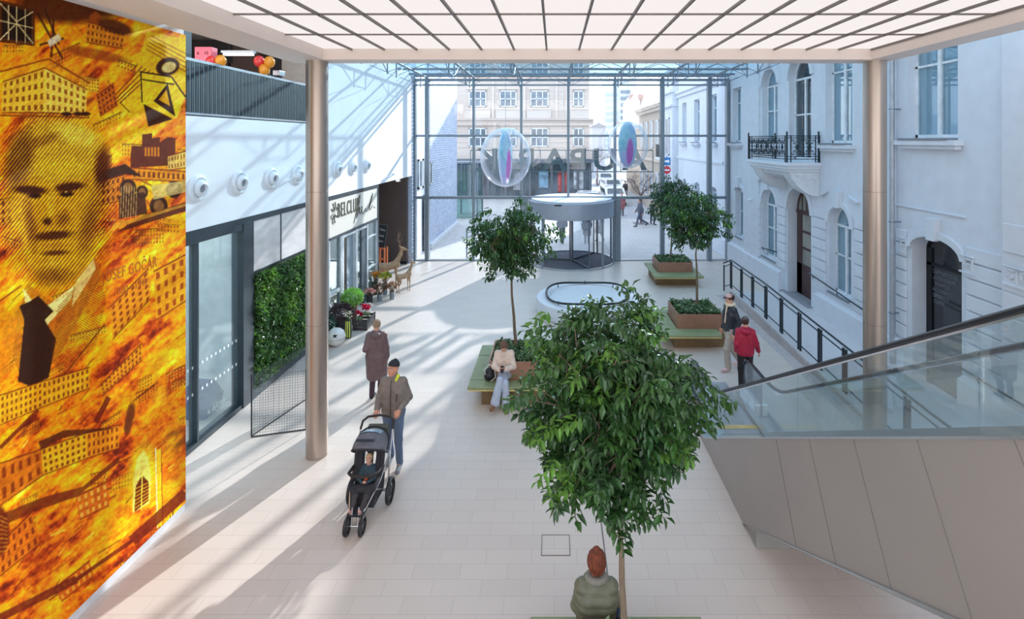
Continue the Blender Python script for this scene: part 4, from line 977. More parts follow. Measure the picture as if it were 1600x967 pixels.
# ------------------------------------------------------------------ planters with benches, trees
green = mat('bench_green_cushion', (136,146,108), .55, var=.04); yel = mat('bench_light_edge', (214,196,130), .5); wood = mat('bench_brown_base', (120,96,66), .6, var=.08)
copper = mat('planter_copper', (158,116,96), .42, .25, var=.04); soil = mat('soil', (70,56,44), .95, var=.2, scale=30)
def planter(bx0, bx1, by0, by1, px0, px1, py0, py1, lab, plab, seed):
    t = thing('planter_bench', lab, 'bench', ((bx0+bx1)/2,(by0+by1)/2,0), 0, 'green benches around square tree planters')
    # seat ring of four pads around the planter
    g = .012
    for (x0, x1, y0, y1) in ((bx0,bx1,by0,py0-g), (bx0,bx1,py1+g,by1), (bx0,px0-g,py0+g,py1-g), (px1+g,bx1,py0+g,py1-g)):
        if x1-x0 > .1 and y1-y0 > .1: build('seat_pad', MB().box(x0,x1,y0,y1,.385,.45), green, t, bevel=.02, seg=3)
    build('seat_rim', MB().box(bx0+.02,bx1-.02,by0+.02,py0-.02,.355,.385).box(bx0+.02,bx1-.02,py1+.02,by1-.02,.355,.385), yel, t)
    build('base', MB().box(px0-.12,px1+.1,py0-.15,py1+.15,0,.355), wood, t)
    w_ = .035; z1 = .82
    f = MB()
    def rr(x0, x1, y0, y1, r, n=6):
        pts = []
        for (cx_, cy_, a0) in ((x1-r,y1-r,0), (x0+r,y1-r,PI/2), (x0+r,y0+r,PI), (x1-r,y0+r,1.5*PI)):
            pts += [(cx_+r*math.cos(a0+PI/2*i/n), cy_+r*math.sin(a0+PI/2*i/n)) for i in range(n+1)]
        return pts
    A = rr(px0,px1,py0,py1,.10); B = rr(px0+w_,px1-w_,py0+w_,py1-w_,.07); n = len(A)
    vs = [(x,y,.36) for x,y in A]+[(x,y,z1) for x,y in A]+[(x,y,z1) for x,y in B]+[(x,y,.70) for x,y in B]
    fs = [(k*n+i, k*n+(i+1)%n, (k+1)*n+(i+1)%n, (k+1)*n+i) for k in range(3) for i in range(n)]
    f.add(vs, fs); build('planter_box', f, copper, t, smooth=True); build('soil', MB().prism(B, 'z', .38, .74), soil, t)
    r = random.Random(seed); m1, m2 = MB(), MB(); tx_, ty_ = (px0+px1)/2, (py0+py1)/2
    for i in range(230):
        x, y = r.uniform(px0+.08,px1-.08), r.uniform(py0+.08,py1-.08)
        for k in range(9):
            a = r.uniform(0, 2*PI); d = V(math.cos(a), math.sin(a), r.uniform(.1,1.3)); L = r.uniform(.05,.11)
            leaf(m1 if r.random() < .6 else m2, V(x+r.gauss(0,.02), y+r.gauss(0,.02), r.uniform(.74,.86)), d, V(0,0,1)+rv(r)*.4, L, L*.5)
    gp = thing('ground_plants', plab, 'plants', (tx_,ty_,.74)); build('foliage', m1, leafm, gp); build('foliage', m2, mat('leaf_grey_green', (134,158,118), .5, var=.2, trans=.2), gp, label='grey green leaves')
trunkm = mat('bark', (118,102,84), .85, var=.12, scale=14, bump=.4, bscale=30, stretch=(3,3,.6))
def tree(base, zb, zt, crown_c, rad, n_tw, lpt, lsz, lab, seed, tr=.034, lean=(0,0), mats=None, shape=1.0, group='indoor trees in planters'):
    """base trunk foot; crown centre and radii (x,y,z); n_tw twigs of lpt leaves"""
    r = random.Random(seed); t = thing('indoor_tree', lab, 'tree', base, 0, group)
    b = V(*base); c = V(*crown_c); top = V(c.x, c.y, c.z+rad[2]*.45); ms = mats or (leafm, leafd, leafl)
    mid = b.lerp(c, .5)+V(lean[0], lean[1], 0)
    P = [b.lerp(mid, i/5)+V(r.gauss(0,.004), r.gauss(0,.004), 0) for i in range(6)]+[mid.lerp(top, i/6)+V(r.gauss(0,.012), r.gauss(0,.012), 0) for i in range(1,7)]
    build('trunk', MB().tube(P, [tr*(1-.07*i) for i in range(12)], 10), trunkm, t, smooth=True)
    brs = MB(); L3 = [MB(), MB(), MB()]; lo_ = c.z-rad[2]*.55
    # main limbs
    limbs = []
    for i in range(16):
        a = i*2.4+r.uniform(-.3,.3); h = i/16; s0 = mid.lerp(top, .45+.5*h) if mid.z < lo_ else P[6+int(h*5)]
        s0 = V(c.x+(b.x-c.x)*.1, c.y, lo_+(top.z-lo_)*h*.75)
        e = V(c.x+math.cos(a)*rad[0]*r.uniform(.55,.8), c.y+math.sin(a)*rad[1]*r.uniform(.55,.8), s0.z+rad[2]*r.uniform(.15,.55))
        m_ = s0.lerp(e, .5)+V(0,0,rad[2]*.08); brs.tube([s0, m_, e], [tr*.42, tr*.28, tr*.14], 5); limbs.append((s0, m_, e))
    for i in range(n_tw):
        # point in a bumpy ellipsoid, biased to the shell
        a = r.uniform(0, 2*PI); sz = r.uniform(-1, 1); q = math.sqrt(max(0, 1-sz*sz))
        bump = 1+.16*math.sin(3*a+sz*4+seed)+.12*math.sin(5*a-sz*7+seed*2)
        rr_ = (r.random()**.45)*bump*(1 if sz > -.2 else (1-.18*(-sz)))*(1-.16*max(0, sz-.3)*shape)
        p = c+V(math.cos(a)*q*rad[0]*rr_, math.sin(a)*q*rad[1]*rr_, sz*rad[2]*rr_)
        if r.random() < .22:
            s0, m_, e = min(limbs, key=lambda L: (L[2]-p).length); brs.tube([m_.lerp(e, r.random()), p.lerp(m_, .2)+V(0,0,.03), p], [tr*.16, tr*.1, tr*.06], 4)
        out = (p-c); out = V(out.x/rad[0], out.y/rad[1], out.z/rad[2]*.6)
        hd = V(out.x, out.y, 0); hd = hd.normalized() if hd.length > .05 else V(1,0,0)
        tw = (hd+V(0,0,r.uniform(-.6,.5))+rv(r)*.5).normalized(); mi = 2 if (r.random() < .14 and sz > -.3) else (0 if r.random() < .55 else 1)
        m = L3[mi]
        for k in range(lpt):
            s_ = p+tw*(k/lpt-.5)*lsz*2.0; a2 = k*2.4
            side = tw.orthogonal(); side.rotate(Quaternion(tw, a2))
            d = (tw*.5+side*.8+V(0,0,-.55)+rv(r)*.25); L = lsz*r.uniform(.7,1.15)
            leaf(m, s_, d, V(0,0,1)+side*.3+rv(r)*.35, L, L*.46, .18, .25)
    build('branches', brs, trunkm, t, smooth=True)
    build('foliage', L3[0], ms[0], t); build('foliage', L3[1], ms[1], t); build('foliage', L3[2], ms[2], t, label='bright young leaves')
    return t
planter(-.26,1.56,3.2,5.44, .03,1.27,3.75,4.98, 'green bench around the planter at the lower edge, nearest the camera', 'low plants around the nearest tree trunk', 1)
tree((.62,4.4,.74), .74, 4.3, (.47,4.4,3.20), (.77,.78,.97), 820, 13, .098, 'large leafy tree in the foreground, covering the hall centre', 21, .036, (.03,0))
planter(-1.78,.12,10.47,12.64, -1.39,-.22,10.8,12.02, 'green bench around a planter where a woman in a cream jumper sits', 'low mixed plants behind the seated woman', 2)
tree((-.86,11.6,.74), .74, 4.2, (-.98,11.6,3.22), (.93,.90,.92), 420, 10, .13, 'leafy round tree behind the seated woman in cream', 33, .04, (-.03,0))
planter(2.70,4.36,13.26,15.3, 3.31,4.55,13.74,15.0, 'green bench around a planter beside the two walking men', 'low plants in the planter near the two walking men', 3)
tree((4.08,14.6,.74), .74, 4.0, (4.0,14.6,3.2), (.93,.90,.86), 400, 10, .13, 'leafy tree beside the two walking men, right of a twin', 47, .04, (.02,0))
planter(3.72,5.56,18.97,21.2, 3.98,5.32,19.6,20.85, 'green bench around the planter farthest back, near the glass front', 'low plants in the farthest planter by the glass front', 4)
tree((4.6,20.3,.74), .74, 4.1, (4.75,20.3,3.05), (1.0,.92,1.05), 380, 9, .14, 'dark leafy tree farthest back, near the glass front', 52, .04, (0,0), (leafd, leafm, leafd))

# ------------------------------------------------------------------ ramp railing and wall handrails
rr = thing('ramp_railing', 'long dark metal railing running down the ramp by the old facade', 'railing', (6.2,13,.1))
py_ = [17.6, 16.84, 15.9, 15.0, 14.05, 13.1, 12.13, 11.2, 10.24, 9.33, 8.43]; py_ = [y*1.0667 if False else y for y in py_]
py_ = [18.75, 17.95, 16.95, 16.0, 15.0, 13.98, 12.95, 11.95, 10.93, 9.95, 9.0, 8.0]
def rz(y): return 0 if y > 18.3 or y < 8.4 else (.305 if y > 17.6 else (.29+.01*(y-15.2)/2.4 if y > 15.2 else .29*(y-8.4)/6.8))
for i, y in enumerate(py_):
    z = rz(y); m = MB(); m.box(6.18,6.22,y-.075,y-.03,z,z+.94); m.box(6.18,6.22,y+.03,y+.075,z,z+.94) if i not in (0,) else None
    build('post', m, darkfr, rr)
def railz(y): return {0: 1.0}.get(-1, rz(min(y, 17.6)) if y > 17.6 else rz(y))
for nme, dz, r_ in (('handrail',1.0,.024), ('middle_rail',.86,.016), ('bottom_rail',.14,.016)):
    ys = [18.75, 17.95]+[17.6, 15.2, 12, 8.4, 6.0]; build(nme, MB().tube([(6.2, y, (rz(y) if 8.4 <= y <= 17.6 else (.3 if 17.6 < y < 18.2 else .0))+dz) for y in ys], r_, 8), darkfr, rr, smooth=True)
for a, b, za, zb, lab in ((18.2,19.3,1.55,1.45,'short curved dark handrail on the old facade left of the brown door'), (15.75,12.6,1.42,1.18,'dark handrail descending on the old facade right of the brown door'), (9.9,4.5,1.12,.95,'dark handrail seen through the escalator glass on the old facade')):
    t = thing('wall_handrail', lab, 'handrail', (7.86,(a+b)/2,(za+zb)/2))
    build('rail', MB().tube([(7.9,a+(.06 if a > b else -.06),za-.02),(7.82,a,za),(7.82,b,zb),(7.9,b,zb-.04)], .022, 8), darkfr, t, smooth=True)
    for f_ in (.08,.5,.92): build('bracket', MB().tube([(7.82,a+(b-a)*f_,za+(zb-za)*f_-.01),(7.83,a+(b-a)*f_,za+(zb-za)*f_-.08),(7.86,a+(b-a)*f_,za+(zb-za)*f_-.09)], .012, 6), darkfr, t)
for y, z, lab in ((20.6,3.1,'small white wall camera on the old facade, left of the arched windows'),):
    t = thing('security_camera', lab, 'camera', (7.9,y,z)); build('housing', MB().tube([(7.9,y,z),(7.72,y-.1,z-.02)], .06, 10), nzm, t, smooth=True); build('arm', MB().box(7.88,7.94,y-.04,y+.04,z-.05,z+.08), nzm, t)

# ------------------------------------------------------------------ balcony
bc = thing('balcony', 'white stucco balcony with an ornate black iron railing over the door', 'balcony', (7.5,16.85,4.8))
X0, Y0, Y1 = 6.92, 15.3, 18.45
m = MB(); m.box(X0,8.0,Y0,Y1,4.72,4.83); m.box(X0+.05,8.0,Y0+.05,Y1-.05,4.62,4.72); m.box(X0+.1,8.0,Y0+.1,Y1-.1,4.54,4.62); build('slab', m, facadew, bc, bevel=.012)
prof = [(8.0,4.54)]+[(7.08,4.54)]+[(7.10+.85*(i/10)**1.25, 4.50-.70*math.sin(PI/2*(i/10))) for i in range(11)]+[(8.0,3.78)]
for y0, y1 in ((Y0+.15,15.93), (17.62,Y1-.15)):
    build('console', MB().prism(prof, 'y', y0, y1), stucco, bc, bevel=.01)
pf2 = [(8.0,4.54),(7.16,4.54),(7.22,4.40),(7.5,4.28),(8.0,4.24)]; build('soffit', MB().prism(pf2, 'y', 15.93, 17.62), stucco, bc)
orn = MB()
for yy in (Y0+.145,):
    for (cx_, cz, R0, tn) in ((7.75,4.2,.16,1.6), (7.5,4.32,.10,1.4), (7.33,4.40,.06,1.2)):
        orn.tube([(cx_+R0*(1-k/26)*math.cos(k*tn*.3), yy, cz+R0*(1-k/26)*math.sin(k*tn*.3)) for k in range(22)], .018, 5)
build('stucco_scroll', orn, stucco, bc, smooth=True)
iron = mat('wrought_iron', (34,48,56), .45, .4)
def iron_panel(A, B, name):
    m = MB(); A = V(*A); B = V(*B); L = (B-A).length; d = (B-A)/L; z = 4.83
    def P(u, h): return A+d*u+V(0,0,h-A.z+0)
    for h in (.80,.74,.18,.10): m.bar(P(0,z+h), P(L,z+h), .022)
    for u in (.0,.12,L-.12,L): m.bar(P(u,z), P(u,z+.82), .026)
    k = max(1, round((L-.24)/.40)); w_ = (L-.24)/k
    for i in range(k):
        u0 = .12+i*w_; cu, ch_ = u0+w_/2, z+.46
        m.bar(P(u0+w_,z+.18), P(u0+w_,z+.74), .014)
        for sx in (-1,1):
            for sz in (-1,1):
                pts = []
                for q in range(17):
                    th = q*.42; rr_ = .085*(1-q/20); pts.append(P(cu+sx*(w_*.25+rr_*math.cos(th)), ch_+sz*(.145+rr_*math.sin(th)*1.1)))
                m.tube(pts, .010, 4); m.bar(P(cu,ch_+sz*.02), P(cu+sx*w_*.42,ch_+sz*.24), .010)
        m.tube([P(cu+.055*math.cos(q*PI/5),ch_+.055*math.sin(q*PI/5)) for q in range(10)], .012, 4, closed=True); m.bar(P(cu,z+.18),P(cu,z+.74),.012); m.bar(P(u0,ch_),P(u0+w_,ch_),.010)
        m.ell(P(cu,ch_), (.03,.03,.03), 6, 4)
    build(name, m, iron, bc)
iron_panel((X0+.06,Y0+.06,4.83), (7.96,Y0+.06,4.83), 'railing_panel'); iron_panel((X0+.06,Y0+.06,4.83), (X0+.06,Y1-.06,4.83), 'railing_panel'); iron_panel((X0+.06,Y1-.06,4.83), (7.96,Y1-.06,4.83), 'railing_panel')
for x, y in ((X0+.06,Y0+.06), (7.93,Y0+.06), (X0+.06,Y1-.06), (7.93,Y1-.06)):
    build('post', MB().box(x-.02,x+.02,y-.02,y+.02,4.83,5.68).ell((x,y,5.72), (.03,.03,.05), 8, 6), iron, bc)

# ------------------------------------------------------------------ escalator
es = thing('escalator', 'escalator with glass sides and grey metal cladding rising towards the camera', 'escalator', (3.45,7,0))
SL = .5813; T = lambda y: 5.5-SL*y
clad = mat('escalator_cladding', (160,151,145), .42, .25, var=.025, scale=.8); YE = .9
def side_panel(x0, x1, nme):
    poly = [(YE,T(YE)),(9.25,T(9.25)),(11.0,.10),(11.0,0),(7.3,0),(YE,T(YE)-1.257)]
    build(nme, MB().prism(poly, 'x', x0, x1), clad, es)
side_panel(2.71, 2.76, 'side_cladding'); side_panel(4.20, 4.25, 'side_cladding')
for yj in (2.2,3.02,3.83,4.64,5.45,6.26):
    sm = MB()
    # joints perpendicular to the slope
    a_ = V(2.708, yj, T(yj)); b_ = V(2.708, yj-.545, T(yj)-.94)
    sm.bar(a_, b_, .004, .004, up=(1,0,0))
    build('panel_joint', sm, mat('joint_dark', (120,112,108), .6), es)
build('underside', MB().prism([(YE,T(YE)-1.257),(7.3,0),(7.3,.04),(YE,T(YE)-1.20)], 'x', 2.76, 4.20), clad, es)
build('lower_trim', MB().prism([(YE,T(YE)-1.257),(7.35,-.0),(7.3,.03),(YE,T(YE)-1.20)], 'x', 2.69, 2.712), alu, es)
build('support', MB().prism([(6.89,0),(7.28,0),(7.28,.01),(6.89,.235)], 'x', 2.72, 4.22), mat('support_grey', (150,146,142), .5), es)
build('deck', MB().prism([(YE,T(YE)+.012),(9.25,T(9.25)+.012),(11.0,.112),(11.0,.09),(9.25,T(9.25)-.01),(YE,T(YE)-.01)], 'x', 2.70, 3.02), alu, es)
build('deck', MB().prism([(YE,T(YE)+.012),(9.25,T(9.25)+.012),(11.0,.112),(11.0,.09),(9.25,T(9.25)-.01),(YE,T(YE)-.01)], 'x', 3.88, 4.26), alu, es)
build('landing_plate', MB().box(3.02,3.88,9.55,11.6,0,.02), mat('landing_steel', (176,180,186), .35, .7), es, label='ribbed steel landing plate')
build('comb_line', MB().box(3.02,3.88,9.72,9.84,.02,.03), mat('comb_yellow', (236,190,70), .5), es, label='yellow comb line')
stp = mat('step_metal', (150,152,158), .4, .7)
k = 0; y = 9.4
while y > 1.2:
    z = max(.0, T(y)-.02-.12); build('step', MB().box(3.04,3.86,y-.42,y,max(z-.18,.01),z), stp, es); y -= .4
hr = mat('handrail_rubber', (20,20,25), .4, var=.05, spec=.6); c1 = .80; ZB = .93
yb = (5.5+c1-ZB)/SL
for x, lab in ((2.90,'a'), (4.02,'b')):
    pts = [(x, YE, T(YE)+c1)]
    for s_ in range(0, 9):       # rounded bend
        q = s_/8; y_ = yb-.45+q*.9; z_ = (1-q)**2*(T(yb-.45)+c1)+2*q*(1-q)*ZB+q*q*ZB; pts.append((x, y_, z_))
    ye = 10.55; pts.append((x, ye, ZB))
    for s_ in range(1, 11): a = PI*s_/10; pts.append((x, ye+.33*math.sin(a), ZB-.33+.33*math.cos(a)))
    pts.append((x, ye-.5, ZB-.66))
    build('handrail', MB().tube(pts, .020, 10, sx=2.0, up=None), hr, es, smooth=True)
    p2 = [(x, p[1], p[2]-.035) for p in pts[:10]]; build('handrail_guide', MB().tube(p2, .014, 6), mat('bright_guide', (226,228,236), .2, .9), es, smooth=True)
    # newel glass with rounded end and balustrade panels
    def top(y_): return (T(y_)+c1-.04) if y_ < yb else ZB-.04
    segs = [YE, 2.2, 3.5, 4.8, 6.1, 7.4, 8.7, 9.9]
    for a, b in zip(segs, segs[1:]):
        pl = [(a+.008, T(a)+.01), (a+.008, top(a))]
        if a < yb < b: pl.append((yb, ZB-.04))
        pl += [(b-.008, top(b)), (b-.008, max(T(b), .10)+.01)]
        if a < 9.25 < b: pl.append((9.25, .13))
        build('glass_panel', MB().prism(pl, 'x', x-.006, x+.006), g_esc, es)
    nw = [(9.91,.12),(9.91,ZB-.04),(ye,ZB-.04)]+[(ye+.30*math.sin(PI*s_/10), ZB-.33+.29*math.cos(PI*s_/10)) for s_ in range(1,10)]+[(ye,.30),(ye,.12)]
    build('newel_glass', MB().prism(nw, 'x', x-.007, x+.007), glass('newel_glass', (.70,.74,.78), .1, haze=.25, hazec=(150,156,166)), es)
build('skirt', MB().prism([(YE,T(YE)+.10),(9.25,T(9.25)+.10),(10.3,.24),(10.3,.1),(9.25,T(9.25)-.05),(YE,T(YE)-.12)], 'x', 3.86, 3.90), alu, es)
build('skirt', MB().prism([(YE,T(YE)+.0),(9.25,T(9.25)+.0),(10.3,.12),(10.3,.02),(9.25,T(9.25)-.05),(YE,T(YE)-.12)], 'x', 3.0, 3.04), alu, es)
build('newel_base', MB().box(3.90,4.16,9.95,10.8,.11,.36), mat('newel_white_metal', (222,226,232), .3, .5), es, bevel=.03); build('newel_base', MB().box(2.78,3.02,10.2,10.8,.11,.26), mat('newel_white_metal', (0,0,0)), es, bevel=.03)

for (x, y, z, sx, sy, e, nme) in ((-7.7,9.3,3.85,1.6,2.4,45,'room_fill_light'), (-8.0,16.5,2.85,2.0,3.0,40,'shop_fill_light')):  # fill lights without fixtures, added to brighten the closed room and flower shop
    ld = bpy.data.lights.new(nme, 'AREA'); ld.shape = 'RECTANGLE'; ld.size = sx; ld.size_y = sy; ld.energy = e; ld.color = (1,.97,.93)
    lo_ = bpy.data.objects.new(nme, ld); COL.objects.link(lo_); lo_.location = (x, y, z)
# ================================================================== people
skin = mat('skin', (214,164,140), .55, var=.03); skind = mat('skin_ruddy', (206,146,120), .55, var=.03)
def A3(v): return np.array(v, float)
def nrm(v): v = A3(v); return v/np.linalg.norm(v)
def pose(**k):
    J = dict(P=(0,0,.95), C=(0,0,1.25), N=(0,.01,1.47), Hd=(0,-.01,1.625), SL=(.150,.01,1.41), SR=(-.150,.01,1.41), EL=(.21,.03,1.14), ER=(-.21,.03,1.14),
             WL=(.22,-.06,.90), WR=(-.22,-.06,.90), HL=(.09,0,.93), HR=(-.09,0,.93), KL=(.10,-.02,.50), KR=(-.10,-.02,.50), AL=(.10,.03,.09), AR=(-.10,.03,.09),
             TL=(.11,-.14,.03), TR=(-.11,-.14,.03), look=(0,-1,0), handL=None, handR=None, palmL=None, palmR=None, curl=.5)
    J.update(k); return J
def hand(S, W, d, pn, side, sc=1.0, curl=.5):
    """palm with four fingers and a thumb; d = hand direction, pn = palm normal, side = towards the thumb"""
    d = nrm(d); side = A3(side)-d*np.dot(side, d); side = nrm(side); pn = nrm(pn)-d*np.dot(nrm(pn), d); pn = nrm(pn)
    c = A3(W)+d*.055*sc
    for o in (-.028, -.009, .010, .028): S.cap(A3(W)+side*o*.5*sc+d*.01*sc, c+side*o*sc+d*.035*sc, .014*sc, .013*sc, .012)
    for o, L in ((.030,.066), (.010,.076), (-.011,.070), (-.031,.054)):
        a = c+side*o*sc+d*.035*sc; d1 = nrm(d+pn*curl*.6); m = a+d1*L*.5*sc; d2 = nrm(d+pn*curl*1.9); S.cap(a, m, .0105*sc, .0095*sc, .003); S.cap(m, m+d2*L*.5*sc, .0095*sc, .008*sc, .003)
    a = A3(W)+side*.022*sc+d*.03*sc; m = a+nrm(side+d*.7)*.035*sc; S.cap(a, m, .014*sc, .011*sc, .008); S.cap(m, m+nrm(side*.35+d+pn*curl*.6)*.034*sc, .011*sc, .009*sc, .003)
def person(label, loc, rz_, h, J, top, legs, shoe, head, skinm=skin, res=.011, name='person', group=None, hr=None, slim=1.0):
    root = thing(name, label, 'person', loc, rz_, group); s = h/1.75
    J = {k: (A3(v)*s if isinstance(v, tuple) and k not in ('look','handL','handR','palmL','palmR') else v) for k, v in J.items()}
    f = nrm(J['look']); up = nrm(J['Hd']-J['N']+np.array((0,0,.12))*s); sdv = nrm(np.cross(f, up)); up = np.cross(sdv, f); R = np.stack([sdv, f, up], 1); Hc = J['Hd']
    def hp(a, b, c): return Hc+(sdv*a+f*b+up*c)*s
    SH = nrm(J['SL']-J['SR'])
    B = SDF()
    B.ell(hp(0,-.008,.022), A3((.074,.092,.098))*s, R, .02).ell(hp(0,.020,-.045), A3((.056,.066,.068))*s, R, .03).cap(hp(0,.055,-.085), hp(0,.05,-.08), .024*s, .024*s, .03)
    B.cap(hp(0,.082,.012), hp(0,.102,-.022), .009*s, .014*s, .012).cap(hp(-.035,.078,.03), hp(.035,.078,.03), .012*s, .012*s, .012)
    for q in (-1,1): B.ell(hp(q*.076,-.005,-.005), A3((.010,.019,.031))*s, R, .008); B.ell(hp(q*.036,.062,-.028), A3((.02,.018,.022))*s, R, .02); B.ell(hp(q*.031,.092,.012), A3((.014,.010,.010))*s, R, .008, True)
    B.cap(hp(-.02,.083,-.058), hp(.02,.083,-.058), .009*s, .009*s, .01)
    B.cap(J['N']-A3((0,0,.03))*s, hp(0,-.01,-.06), .055*s, .050*s, .03)
    B.cap(J['C'], J['N'], .08*s, .05*s, .05).cap(J['P'], J['C'], .08*s, .08*s, .06).cap(J['SL'], J['SR'], .04*s, .04*s, .05)
    for q in 'LR':
        B.cap(J['S'+q], J['E'+q], .038*s, .032*s, .03).cap(J['E'+q], J['W'+q], .036*s, .024*s, .02)
        B.cap(J['H'+q], J['K'+q], .06*s, .045*s, .03).cap(J['K'+q], J['A'+q], .045*s, .032*s, .02).cap(J['A'+q], J['T'+q], .03*s, .025*s, .02)
        d = J['hand'+q] if J['hand'+q] is not None else J['W'+q]-J['E'+q]
        sg = 1 if q == 'L' else -1; pn = J['palm'+q] if J['palm'+q] is not None else (-sg, 0, 0); th = np.cross(nrm(pn), nrm(d))*(sg)
        hand(B, J['W'+q]+nrm(d)*.01*s, d, pn, th if np.linalg.norm(th) > .1 else (0,-1,0), s, J['curl'])
    sbuild('body', B, res*.75, skinm, root)
    # eyes, brows and mouth
    ew, ed, mo = MB(), MB(), MB()
    for q in (-1,1):
        ew.ell(hp(q*.031,.083,.010), (.0105*s,)*3, 8, 6); ed.ell(hp(q*.031,.092,.009), (.0052*s,)*3, 8, 6); ed.tube([hp(q*.016,.094,.030), hp(q*.034,.092,.035), hp(q*.052,.080,.028)], .0035*s, 5)
    mo.tube([hp(-.021,.083,-.055), hp(0,.093,-.057), hp(.021,.083,-.055)], .0042*s, 5)
    eo = build('eyes', ew, mat('eye_white', (228,222,216), .3), root, smooth=True, local=True); build('eye_details', ed, mat('eye_dark', (44,34,28), .4), root, local=True); build('mouth', mo, mat('lips', (164,88,80), .5), root, local=True)
    # upper garment
    for lay in top:
        S = SDF(); e = lay.get('e', .02)*s; hem = lay.get('hem', .84)*s; tw = lay.get('tw', 1.0)*slim
        P_, C_ = J['P'], J['C']
        for q in (-1,1):
            S.cap(P_+SH*q*.065*s, C_+SH*q*.085*s, (.095*tw)*s+e, (.095*tw)*s+e, .05)
        S.cap(C_+SH*.085*s+A3((0,0,.07))*s, C_-SH*.085*s+A3((0,0,.07))*s, .078*s+e, .078*s+e, .05)
        S.cap(J['SL'], J['SR'], .040*s+e*.8, .040*s+e*.8, .04).cap(J['N']-A3((0,0,.04))*s, J['N']+A3((0,0,.005))*s, .062*s+e*.5, .055*s+e*.5, .05)
        for q in 'LR':
            S.cap(J['S'+q], J['E'+q], .044*s+e*.7, .038*s+e*.7, .03); w_ = J['W'+q]; d = nrm(w_-J['E'+q]); S.cap(J['E'+q], w_-d*lay.get('cuff', .01), .038*s+e*.7, .031*s+e*.6, .02)
        if lay.get('skirt'):
            for q, kk in (('L',1),('R',-1)):
                a = J['H'+q]; b = J['K'+q]; t = lay['skirt']; S.cap(a, a+(b-a)*t, .105*tw*s+e, .10*tw*s+e, .08)
        if lay.get('collar'): S.cap(J['N']+A3((0,.0,0)), J['N']+A3((0,-.01,.045))*s, .072*s, .070*s, .015)
        if lay.get('hood'):
            bk_ = -nrm(np.cross(SH, (0,0,1)))*1.0; fw = nrm(np.cross((0,0,1), SH)); fw = -fw if np.dot(fw, nrm(J.get('front', (0,-1,0)))) < 0 else fw
            S.cap(J['N']-fw*.10*s+SH*.05*s+A3((0,0,-.03))*s, J['N']-fw*.10*s-SH*.05*s+A3((0,0,-.03))*s, .06*s, .06*s, .03).cap(J['N']+SH*.07*s, J['N']-SH*.07*s, .05*s, .05*s, .03).cap(J['N']-fw*.11*s-A3((0,0,.03))*s, J['N']-fw*.10*s-A3((0,0,.11))*s, .05*s, .02*s, .04)
        if lay.get('neckcut', True): S.ell(J['N']+A3((0,-.01,.10))*s, A3((.052,.058,.085))*s, None, .012, True)
        if hem: S.cut((0,0,-1), -hem)
        if lay.get('puff'): S.puff = lay['puff']
        o = sbuild(lay['name'], S, res, lay['m'], root, noise=lay.get('noise', .0025), nscale=lay.get('ns', 34))
        if lay.get('label'): o['label'] = lay['label']
    # trousers
    S = SDF(); S.cap(J['HL']+A3((0,0,.04))*s, J['HR']+A3((0,0,.04))*s, .105*s, .105*s, .05)
    lw = legs.get('w', 1.0)
    for q in 'LR':
        S.cap(J['H'+q], J['K'+q], .094*s*lw, .066*s*lw, .04); k = J['K'+q]; a = J['A'+q]; S.cap(k, a+(k-a)*.04, .065*s*lw, legs.get('fl', .055)*s*lw, .025)
    for q in 'LR':
        pass
    if not legs.get('skip'): sbuild(legs.get('name','trousers'), S, res, legs['m'], root, noise=.003, nscale=26)
    for q in 'LR':
        S = SDF(); a, t_ = J['A'+q], J['T'+q]; d = nrm(t_-a); S.cap(a+A3((0,0,-.03))*s-d*.02*s, t_+A3((0,0,.008))*s, .043*s, .036*s, .02).cap(a+A3((0,0,-.02))*s, a+A3((0,0,.03))*s, .042*s, .038*s, .02)
        S.cut((0,0,-1), .0 if min(a[2],t_[2]) < .12*s else 99) if J.get('flat', True) else None
        o = sbuild('shoe', S, res*.8, shoe, root)
    # hair or hat
    if head.get('hair'):
        S = SDF(); S.ell(hp(0,-.02,.035), A3((.088,.098,.098))*s, R, .02)
        if head.get('long'): S.ell(hp(0,-.06,-.02), A3((.075,.055,.10))*s, R, .03)
        if head.get('bun'): S.ell(hp(0,-.09,.09), A3((.045,.045,.045))*s, R, .015)
        if head.get('big'): S.ell(hp(0,-.045,.03), A3((.098,.090,.135))*s, R, .03).cap(hp(0,-.05,.12), hp(0,-.06,.17), .045*s, .028*s, .03)
        S.ell(hp(0,.085,-.035), A3((.068,.07,.085))*s, R, .01, True)
        sbuild('hair', S, res*.75, head['hair'], root, noise=.004, nscale=90)
    if head.get('beanie'):
        S = SDF(); S.ell(hp(0,-.008,.045), A3((.088,.104,.094))*s, R, .02).cap(hp(0,-.03,.10), hp(0,-.04,.115), .04*s, .03*s, .03); S.cut(tuple(-(up*.93-f*-.36*-1)), -float(np.dot(up*.93+f*.36*-1, hp(0,0,.022)))) if False else S.cut(tuple(-(up-f*.25)), -float(np.dot(up-f*.25, hp(0,0,.042))))
        sbuild('knitted_cap', S, res*.75, head['beanie'], root, noise=.0015, nscale=120)
    if head.get('cap'):
        S = SDF(); S.ell(hp(0,-.01,.05), A3((.084,.102,.082))*s, R, .02); S.cut(tuple(-up), -float(np.dot(up, hp(0,0,.045)))); c_ = sbuild('baseball_cap', S, res*.6, head['cap'], root)
        m = MB(); n = 10; top_ = [hp(.072*math.cos(PI*i/n), .07+.085*math.sin(PI*i/n), .052-.02*math.sin(PI*i/n)) for i in range(n+1)]; bot = [p-up*.006*s for p in top_]
        m.add(top_+bot, [tuple(range(n+1)), tuple(range(2*n+1, n, -1))]+[(i,i+1,n+2+i,n+1+i) for i in range(n)]+[(n,0,n+1,2*n+1)]); build('brim', m, head.get('brim', head['cap']), root, local=True)
    return root, J, s
